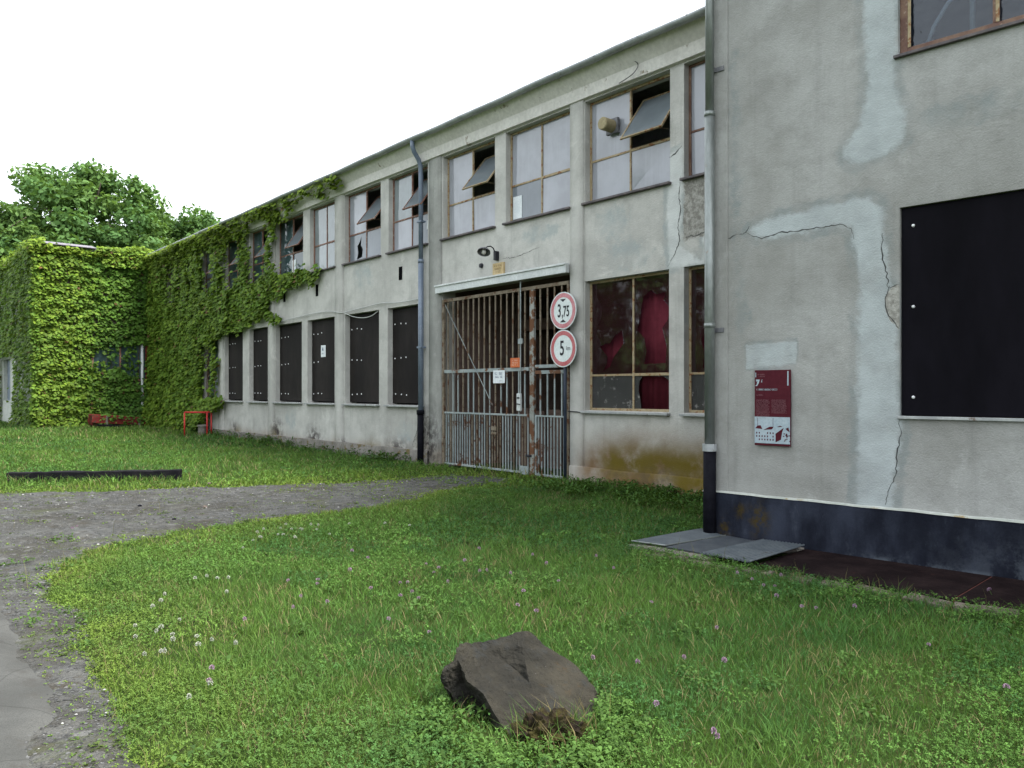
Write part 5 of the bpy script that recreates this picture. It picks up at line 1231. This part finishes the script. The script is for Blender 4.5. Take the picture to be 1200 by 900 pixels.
x, y = sample(3.2, 13, 7.5); sd = gravel_sd(x, y); k = (sd < .1) & (sdist(np.stack([x, y], 1), ASPH) > .05) & ((fbm(x * .9, y * .9, 81) > .52) | (sd > -.35)); weeds(x[k], y[k], .07, .03, .03, 9, [.07, .10, .03], .4)
n = 40; t = 7 * rng.random(n); p = np.array([btow(a, -1.24 - .12 * rng.random()) for a in t]); weeds(p[:, 0], p[:, 1], .08, .10, .035, 8, [.05, .10, .03], .35)
tag(arr_mesh('clover', np.concatenate(CV), [np.concatenate(CQ)], M['clover'], cols=dict(Col=np.concatenate(CC))), 'leafy clover and small weeds among the grass', 'clover', kind='stuff')

# clover heads ------------------------------------------------------------
def flower_mesh(col, r, h):
    V, F, C = [], [], []
    for k in range(5):
        a = k * 2 * math.pi / 5; V.append((.0012 * math.cos(a), .0012 * math.sin(a), -.01)); C.append((.06, .11, .03))
    for k in range(5):
        a = k * 2 * math.pi / 5; V.append((.0012 * math.cos(a), .0012 * math.sin(a), h)); C.append((.06, .11, .03))
    F += [(k, (k + 1) % 5, 5 + (k + 1) % 5, 5 + k) for k in range(5)]
    g = np.random.default_rng(5)
    for i in range(46):                                  # florets
        d = g.normal(0, 1, 3); d[2] = abs(d[2]) * .9 - .35; d /= np.linalg.norm(d); t = np.cross(d, [0, 0, 1.0]); t /= np.linalg.norm(t) + 1e-9; s = np.cross(t, d)
        c0 = np.array([0, 0, h + r * .55]); b = len(V); p = c0 + d * r * .35; q = c0 + d * r * (1 + .15 * g.random()); w = r * .20
        for pt in (p, q - t * w, q + s * w * .9 + d * w * .4, q + t * w, q - s * w * .9): V.append(tuple(pt)); C.append(tuple(np.array(col) * (.72 + .45 * g.random())))
        F += [(b, b + 1, b + 2, b + 3), (b, b + 3, b + 4, b + 1)]
    return np.array(V), np.array(F), np.array(C)
def flowers(pts, col, r, name, label, cat, group):
    V, F, C = flower_mesh(col, r, .085); src = None
    for i, (x, y) in enumerate(pts):
        x += rng.normal(0, .03); y += rng.normal(0, .03)
        if src is None: o = src = arr_mesh(name, V, [F], M['flower_white'], cols=dict(Col=C))
        else: o = src.copy(); COL.objects.link(o)
        o.location = (x, y, float(gh(x, y))); sc = .8 + .45 * rng.random(); o.scale = (sc, sc, .8 + .6 * rng.random()); o.rotation_euler = (rng.normal(0, .2), rng.normal(0, .2), rng.random() * 6)
        tag(o, label, cat, group)
flowers(WHITE_FL, (.62, .64, .56), .0125, 'white_clover', 'small white clover head standing in the grass', 'flower', 'white clover heads in the lawn')
flowers(PINK_FL, (.50, .34, .47), .0125, 'pink_clover', 'small pink clover head standing in the grass', 'flower', 'pink clover heads in the lawn')

# loose stones on the track --------------------------------------------------
oct_v = np.array([(1, 0, 0), (.3, .95, 0), (-.8, .6, .05), (-.8, -.6, 0), (.3, -.95, .05), (.1, .1, .7), (0, 0, -.5)]); oct_f = np.array([(0, 1, 5), (1, 2, 5), (2, 3, 5), (3, 4, 5), (4, 0, 5)])
SV, SF, SCc = [], [], []; sn = 0
for d0, d1, dens, s in ((2.2, 4.2, 1100, .0075), (4.2, 7, 700, .0095), (7, 12, 380, .0125), (12, 17, 200, .018)):
    x, y = sample(d0, d1, dens); sd = gravel_sd(x, y); k = (sd < .02) & (x > -17) & ((sdist(np.stack([x, y], 1), ASPH) > -.05) | (rng.random(len(x)) < .03)) & (fbm(x * 2.2, y * 2.2, 91) > .32 + .2 * rng.random(len(x))); x, y = x[k], y[k]; n = len(x)
    sz = s * (.4 + 1.1 * rng.random(n) ** 2.2); a = rng.random(n) * 6.28; ca, sa = np.cos(a), np.sin(a); e = .6 + .6 * rng.random(n)
    P = np.empty((n, 7, 3), np.float32); vx, vy, vz = oct_v.T
    P[:, :, 0] = x[:, None] + sz[:, None] * (vx * ca[:, None] - vy * (sa * e)[:, None]); P[:, :, 1] = y[:, None] + sz[:, None] * (vx * sa[:, None] + vy * (ca * e)[:, None]); P[:, :, 2] = (gh(x, y) + .024)[:, None] + sz[:, None] * vz * .75
    b = sn + np.arange(n) * 7; SV.append(P.reshape(-1, 3)); SF.append((b[:, None, None] + oct_f[None]).reshape(-1, 3)); sn += 7 * n
    c = np.where(rng.random((n, 1)) < .035, [.20, .20, .195], [.062, .063, .064]) * (.35 + 1.3 * rng.random((n, 1))); SCc.append(np.repeat(c, 7, 0))
tag(arr_mesh('gravel_stones', np.concatenate(SV), [np.concatenate(SF)], M['pebble'], cols=dict(Col=np.concatenate(SCc))), 'loose grey stones on the gravel track', 'gravel', kind='stuff')
for (x, y, s, c) in ((-11.2, 3.86, .035, 'white'), (-14.0, 4.9, .03, 'white'), (-10.4, 3.2, .025, 'pipe_black'), (-11.9, 3.2, .03, 'pipe_black')):
    bm = bmesh.new(); bmesh.ops.create_icosphere(bm, subdivisions=2, radius=s)
    for v in bm.verts: v.co *= .8 + .4 * rng.random(); v.co.z *= .55
    me = bpy.data.meshes.new('stone'); bm.to_mesh(me); bm.free(); me.materials.append(M['kerb' if c == 'white' else c]); o = bpy.data.objects.new('stone', me); COL.objects.link(o); o.location = (x, y, .035)
    tag(o, ('pale stone lying loose on the gravel, ' if c == 'white' else 'black stone lying loose on the gravel, ') + ('farther from the boulder' if x < -11.5 else 'nearer the boulder'), 'stone')

# ================================================================ creeper
def ivy_leaves(P, N, size, col, name, parent, org):
    """P points, N outward normals (horizontal mostly); pointed three lobed leaves hanging like shingles"""
    n = len(P); up = np.array([0, 0, 1.0]); N = N / np.linalg.norm(N, axis=1, keepdims=True)
    side = np.cross(up[None], N); side /= np.linalg.norm(side, axis=1, keepdims=True) + 1e-9
    yaw = rng.normal(0, .5, n); roll = rng.normal(0, .45, n); pit = rng.normal(.62, .28, n)       # pit: tip swings outward
    d = -up[None] * np.cos(pit)[:, None] + N * np.sin(pit)[:, None]                                  # base -> tip
    s = side * np.cos(yaw)[:, None] + N * np.sin(yaw)[:, None] * .7
    d2 = d * np.cos(roll)[:, None] + s * np.sin(roll)[:, None]; s2 = np.cross(d2, np.cross(s, d2)); s2 /= np.linalg.norm(s2, axis=1, keepdims=True)
    nn = np.cross(s2, d2); L_ = size[:, None]
    pts = [(0, 0, 0), (-.50, .30, .06), (-.26, .62, .03), (0, 1.0, -.10), (.26, .62, .03), (.50, .30, .06)]
    V = np.stack([P + s2 * L_ * a + d2 * L_ * (b - .3) + nn * L_ * c for a, b, c in pts], 1).reshape(-1, 3); b = np.arange(n) * 6
    return arr_mesh(name, V, [np.stack([b, b+1, b+2, b+3], 1), np.stack([b, b+3, b+4, b+5], 1)], M['leaf_ivy'], parent, cols=dict(Col=np.repeat(col, 6, 0)), org=org)
def ivy_color(u, v, n, lit_tint):
    t = fbm(u * .9, v * .9, 101, 3); r = rng.random(n); c = np.array([.080, .165, .024])[None] * np.ones((n, 1))
    a = np.clip((t - .45) * 2.4 + (r - .5) * .9, 0, 1)[:, None]; c = c * (1 - a) + np.array([.052, .125, .026]) * a
    w = np.clip(lit_tint + (r - .6) * .7, 0, 1)[:, None]; c = c * (1 - w) + np.array([.165, .235, .024]) * w; br = (rng.random(n) < .012)[:, None]; return np.where(br, np.array([.12, .07, .03]), c) * (.55 + .8 * rng.random((n, 1)))  # more lime where leaves are painted as sunlit
# on the annex
IV1 = thing('climbing_creeper', (-35.1, 7.6, .15), 'dense bright green creeper covering the annex at the far left', 'creeper')
n = 11000; v = 5.55 + 4.35 * rng.random(n); z = .1 + 7.25 * rng.random(n); P2 = np.stack([v, z], 1)
hole = np.minimum(sdist(P2, WINGH[0]) + .25 * (fbm(v * 3, z * 3, 111) - .5), 9); dens = np.clip(.22 + (hole > .0), 0, 1) * np.where((v > 9.35) & (z > 1.9) & (z < 3.6), .25, 1)
k = rng.random(n) < dens; v, z = v[k], z[k]; n = len(v)
relief = .08 + .30 * fbm(v * 2.6, z * 4.2, 112, 3) + .035 * np.sin(z * 13 + 9 * fbm(v * 1.6, z, 113)) ; P = np.stack([XF + .04 + np.clip(relief, .03, .6) * rng.random(n) ** .6, v, z], 1); N = np.tile([1.0, 0, 0], (n, 1)) + rng.normal(0, .12, (n, 3)) * [0, 1, 0]
sets = [(P, N, np.full(n, .0) + .55 * sstep(9.0, 6.5, v))]
n = 3000; v = 5.45 + 4.5 * rng.random(n); hgt = rng.random(n); hgt *= np.where((v > 5.95) & (v < 7.8), .55, 1.0); P = np.stack([XF + .22 - .75 * rng.random(n) + .22 * rng.random(n), v, 7.0 + .55 * hgt * (.6 + .7 * fbm(v * 2, v * 0, 114))], 1); k = ~((v > 6.0) & (v < 7.8) & (P[:, 2] > 7.33)); P = P[k]; n = len(P)
sets.append((P, np.tile([.8, -.1, .5], (n, 1)) + rng.normal(0, .2, (n, 3)), np.full(n, .8)))  # roof edge leaves coloured as if lit from above
n = 1400; v = 8.0 + 1.9 * rng.random(n); P = np.stack([XF + .1 + .35 * rng.random(n), v, 6.65 + .75 * rng.random(n)], 1); sets.append((P, np.tile([1, -.1, .3], (n, 1)) + rng.normal(0, .2, (n, 3)), np.full(n, .55)))
n = 15000; u = -47 + 11.9 * rng.random(n); z = .1 + 7.2 * rng.random(n); bare = ((u > -44.2) & (u < -40.6) & (z < 3.2)) | ((u > -40.6) & (u < -39.0) & (z > 1.15) & (z < 3.2))
th = np.where(fbm(u * .9, z * .5, 115) > .62, .45, 1.0); k = (rng.random(n) < np.where(bare, .01, th)); u, z = u[k], z[k]; n = len(u)
P = np.stack([u, 5.76 - (.05 + .40 * fbm(u * 1.3, z * 1.3, 116)) * rng.random(n) ** .6, z], 1); sets.append((P, np.tile([0.1, -1.0, 0], (n, 1)) + rng.normal(0, .15, (n, 3)), np.full(n, .45)))
n = 1500; z = .1 + 7.3 * rng.random(n); a = rng.random(n) * 1.57; q = (.08 + .42 * fbm(z * 1.3, z * 0, 119)) * rng.random(n) ** .5; P = np.stack([XF + np.cos(a) * q, 5.76 - np.sin(a) * q, z], 1); sets.append((P, np.stack([np.cos(a), -np.sin(a), 0 * a], 1), np.full(n, .4)))
n = 260; v = 7.7 + 2.1 * rng.random(n); P = np.stack([-34.5 + .28 * rng.random(n), v, .22 + .62 * rng.random(n) * fbm(v * 3, v * 0, 118) * 1.5], 1); sets.append((P, np.tile([1.0, 0, .4], (n, 1)) + rng.normal(0, .2, (n, 3)), np.full(n, .1)))
n = 2600; u = -47 + 11.9 * rng.random(n); P = np.stack([u, 5.5 + .5 * rng.random(n), 7.1 + .5 * rng.random(n) * (.5 + fbm(u, u * 0, 117))], 1); sets.append((P, np.tile([.2, -.7, .6], (n, 1)) + rng.normal(0, .2, (n, 3)), np.full(n, .75)))
P = np.concatenate([s[0] for s in sets]); N = np.concatenate([s[1] for s in sets]); wm = np.concatenate([s[2] for s in sets]); n = len(P)
ivy_leaves(P, N, .11 + .08 * rng.random(n), ivy_color(P[:, 0] + P[:, 1], P[:, 2], n, wm), 'foliage', IV1, (-35.1, 7.6, .15))
def stems(parent, starts, fn, nseg=16):
    for (a, z0, h) in starts:
        k = MB(); p = []; s = 0
        for i in range(nseg): s += rng.normal(0, .06); p.append(fn(a + s, z0 + h * i / nseg))
        k.tube(p, [.028 * (1 - .7 * i / nseg) for i in range(nseg)], 6); k.build('stem', M['vine'], parent, smooth=True)
stems(IV1, [(6.2, .1, 6), (7.3, .1, 5.5), (8.2, .1, 3), (9.2, .1, 6), (7.9, .1, 4)], lambda a, z: (XF + .05, a, z))
# on the long wall
IV2 = thing('climbing_creeper', (-31, 9.9, .15), 'green creeper spreading over the far windows and eaves of the long factory wall', 'creeper')
n = 60000; u = -35.2 + 17.4 * rng.random(n); z = .1 + 7.05 * rng.random(n); P2 = np.stack([u, z], 1)
sd = sdist(P2, IVYA) + .55 * (fbm(u * 1.2, z * 1.2, 121, 3) - .5) + .25 * (fbm(u * 5, z * 5, 122) - .5)
pr = sstep(.08, -.18, sd)
for q, p0 in zip(IVH, (.06, .22, .04, .08, .30)):
    h = sdist(P2, q) + .30 * (fbm(u * 2.4, z * 1.2, 123) - .5); pr = np.where(h < -.02, np.minimum(pr, p0 * (fbm(u * 3, z * 1.5, 124) > .45)), pr)
for a, b in UP[:5]:      # windows farther left are overgrown but still gape
    inw = (u > a + .1) & (u < b - .1) & (z > 5.0) & (z < 6.65); pr = np.where(inw & (fbm(u * 2.2, z * .7, 125) > .46), pr * .12, pr)
top = (z > 6.2) & (u > -26); pr = np.where(top, pr * np.clip(.48 + 2.2 * (fbm(u * 2.0, z * 2.2, 126) - .5), .06, 1), pr)
k = rng.random(n) < pr; u, z = u[k], z[k]; n = len(u)
rel = .06 + .30 * fbm(u * 1.5, z * 2.0, 127, 3); rel = np.where(u > -26, rel * .6, rel); bulge = .35 * sstep(1.8, .3, z) * sstep(-26.5, -28.2, u)
over = np.interp(z, [6.68, 6.76, 6.95, 7.10, 7.2], [0, .06, .10, .22, .30])          # follows the sloping soffit
P = np.stack([u, YP - .03 - rel * rng.random(n) ** .6 - bulge * rng.random(n) - over, z], 1); N = np.tile([0.15, -1, 0], (n, 1)) + rng.normal(0, .15, (n, 3))
ivy_leaves(P, N, .10 + .08 * rng.random(n), ivy_color(u, z, n, .55 + .35 * sstep(6.2, 7.0, z)), 'foliage', IV2, (-31, 9.9, .15))  # lime grows towards the eaves, painting the top leaves as lit
stems(IV2, [(-34, .1, 6.5), (-32.6, .1, 6.8), (-31, .1, 6.5), (-29.6, .1, 5), (-28.6, .1, 4.5), (-30.2, .1, 6)], lambda a, z: (a, YP - .05, z))
for zs, a, b in ((6.95, -30, -18.4), (4.8, -29, -20.2), (4.5, -30, -22.8)):
    k = MB(); p = [(a + (b - a) * i / 20, YP - .05 - (.0 if zs < 6 else .2), zs + rng.normal(0, .05)) for i in range(21)]; k.tube(p, [.02 * (1 - .7 * i / 20) for i in range(21)], 5); k.build('stem', M['vine'], IV2, smooth=True)

# ================================================================ trees
def tree(x, y, H, rad, label, seed, nleaf=15000, ls=.34, zc=.60, group='trees beyond the annex', tone=0.0):
    r = np.random.default_rng(seed); t = thing('broadleaf_tree', (x, y, 0), label, 'tree', group)
    k = MB(); pts = [(x, y, -.2), (x + .15, y, H * .2), (x - .1, y + .1, H * .45), (x + .1, y, H * .7), (x, y, H * .88)]
    k.tube(pts, [rad * .085, rad * .07, rad * .05, rad * .03, .04], 10)
    cl = []
    cz = H * zc; hz = H * (1 - zc)
    def env(u):                                   # crown radius at relative height -1..1, fuller below the middle
        return math.sqrt(max(0, 1 - u * u)) * (1.0 if u > -.2 else 1.0 + .10 * (u + .2))
    for i in range(30):
        f = i / 30; u = -.85 + 1.6 * f; a = i * 2.4 + r.normal(0, .3); ro = rad * env(u) * (.62 + .3 * r.random())
        e = np.array([x + math.cos(a) * ro, y + math.sin(a) * ro, cz + hz * u]); b0 = np.array([x, y, max(H * .2, e[2] - ro * .7)]); mid = (b0 + e) / 2 + r.normal(0, .25, 3)
        k.tube([tuple(b0), tuple(mid), tuple(e)], [rad * .026, rad * .016, .03], 6)
    for i in range(210):
        u = r.uniform(-.95, .93); a = r.random() * 6.283; q = r.random() ** .45; lump = 1 + .10 * math.sin(3 * a + 4 * u + seed) + .08 * math.sin(7 * a + seed)
        ro = rad * env(u) * q * lump; cl.append((np.array([x + math.cos(a) * ro, y + math.sin(a) * ro, cz + hz * u * .93]), rad * (.12 + .13 * r.random())))
    k.build('trunk', M['bark'], t, smooth=True)
    w = np.array([c[1] ** 2 for c in cl]); idx = r.choice(len(cl), nleaf, p=w / w.sum()); C = np.array([c[0] for c in cl])[idx]; S = np.array([c[1] for c in cl])[idx]
    d = r.normal(0, 1, (nleaf, 3)); d /= np.linalg.norm(d, axis=1, keepdims=True); P = C + d * (S * (.45 + .65 * r.random(nleaf)))[:, None] * [1, 1, .72]
    nrm = d * .6 + r.normal(0, .6, (nleaf, 3)) + [0, 0, .55]; nrm /= np.linalg.norm(nrm, axis=1, keepdims=True); tt = np.cross(nrm, r.normal(0, 1, (nleaf, 3))); tt /= np.linalg.norm(tt, axis=1, keepdims=True) + 1e-9; bb = np.cross(nrm, tt)
    sz = (ls * (.6 + .8 * r.random(nleaf)))[:, None]
    V = np.stack([P - tt * sz * .55, P + bb * sz * .34 + nrm * sz * .08, P + tt * sz * .6, P - bb * sz * .34 + nrm * sz * .08], 1).reshape(-1, 3); b = np.arange(nleaf) * 4
    ct = np.array([r.random() for _ in cl])[idx]; c = (np.array([.075, .155, .050]) * (1 - ct[:, None]) + np.array([.115, .200, .052]) * ct[:, None]) * (.75 + .5 * r.random((nleaf, 1))) * (1 + tone)
    arr_mesh('crown', V, [np.stack([b, b+1, b+2, b+3], 1)], M['leaf_tree'], t, cols=dict(Col=np.repeat(c, 4, 0)), org=(x, y, 0))
tree(-68.5, 14.4, 19.6, 6.4, 'tallest broad green tree rising behind the creeper covered annex', 3, 38000, .36)
tree(-70, 22.2, 17.3, 5.3, 'lower broad green tree right of the tallest, near the factory eaves', 5, 22000, .36)
tree(-66, 8.2, 15.5, 4.6, 'green tree at the left edge behind the annex', 8, 15000, tone=-.1)
tree(-80, 29.5, 18.6, 4.6, 'small distant tree top just above the end of the factory eaves', 12, 8000, tone=.15)
tree(-74, 17.8, 13.5, 5.0, 'lower dense tree filling the gap between two taller ones behind the annex', 13, 15000, tone=-.1)
# trees across the yard, seen in the window panes
tree(-27, -12, 12, 6.0, 'broad tree across the yard, reflected in the window panes', 21, 16000, .42, .5, group='trees across the yard')
tree(-16.5, -17, 13, 6.0, 'tall tree across the yard opposite the gate, reflected in the window panes', 22, 16000, .42, .5, group='trees across the yard')
tree(-38, -13, 11, 4.4, 'tree across the yard opposite the creeper, reflected in the panes', 23, 12000, .42, .5, group='trees across the yard')
for o in bpy.data.objects:
    for k in ('_org', '_loc'):
        if k in o: del o[k]
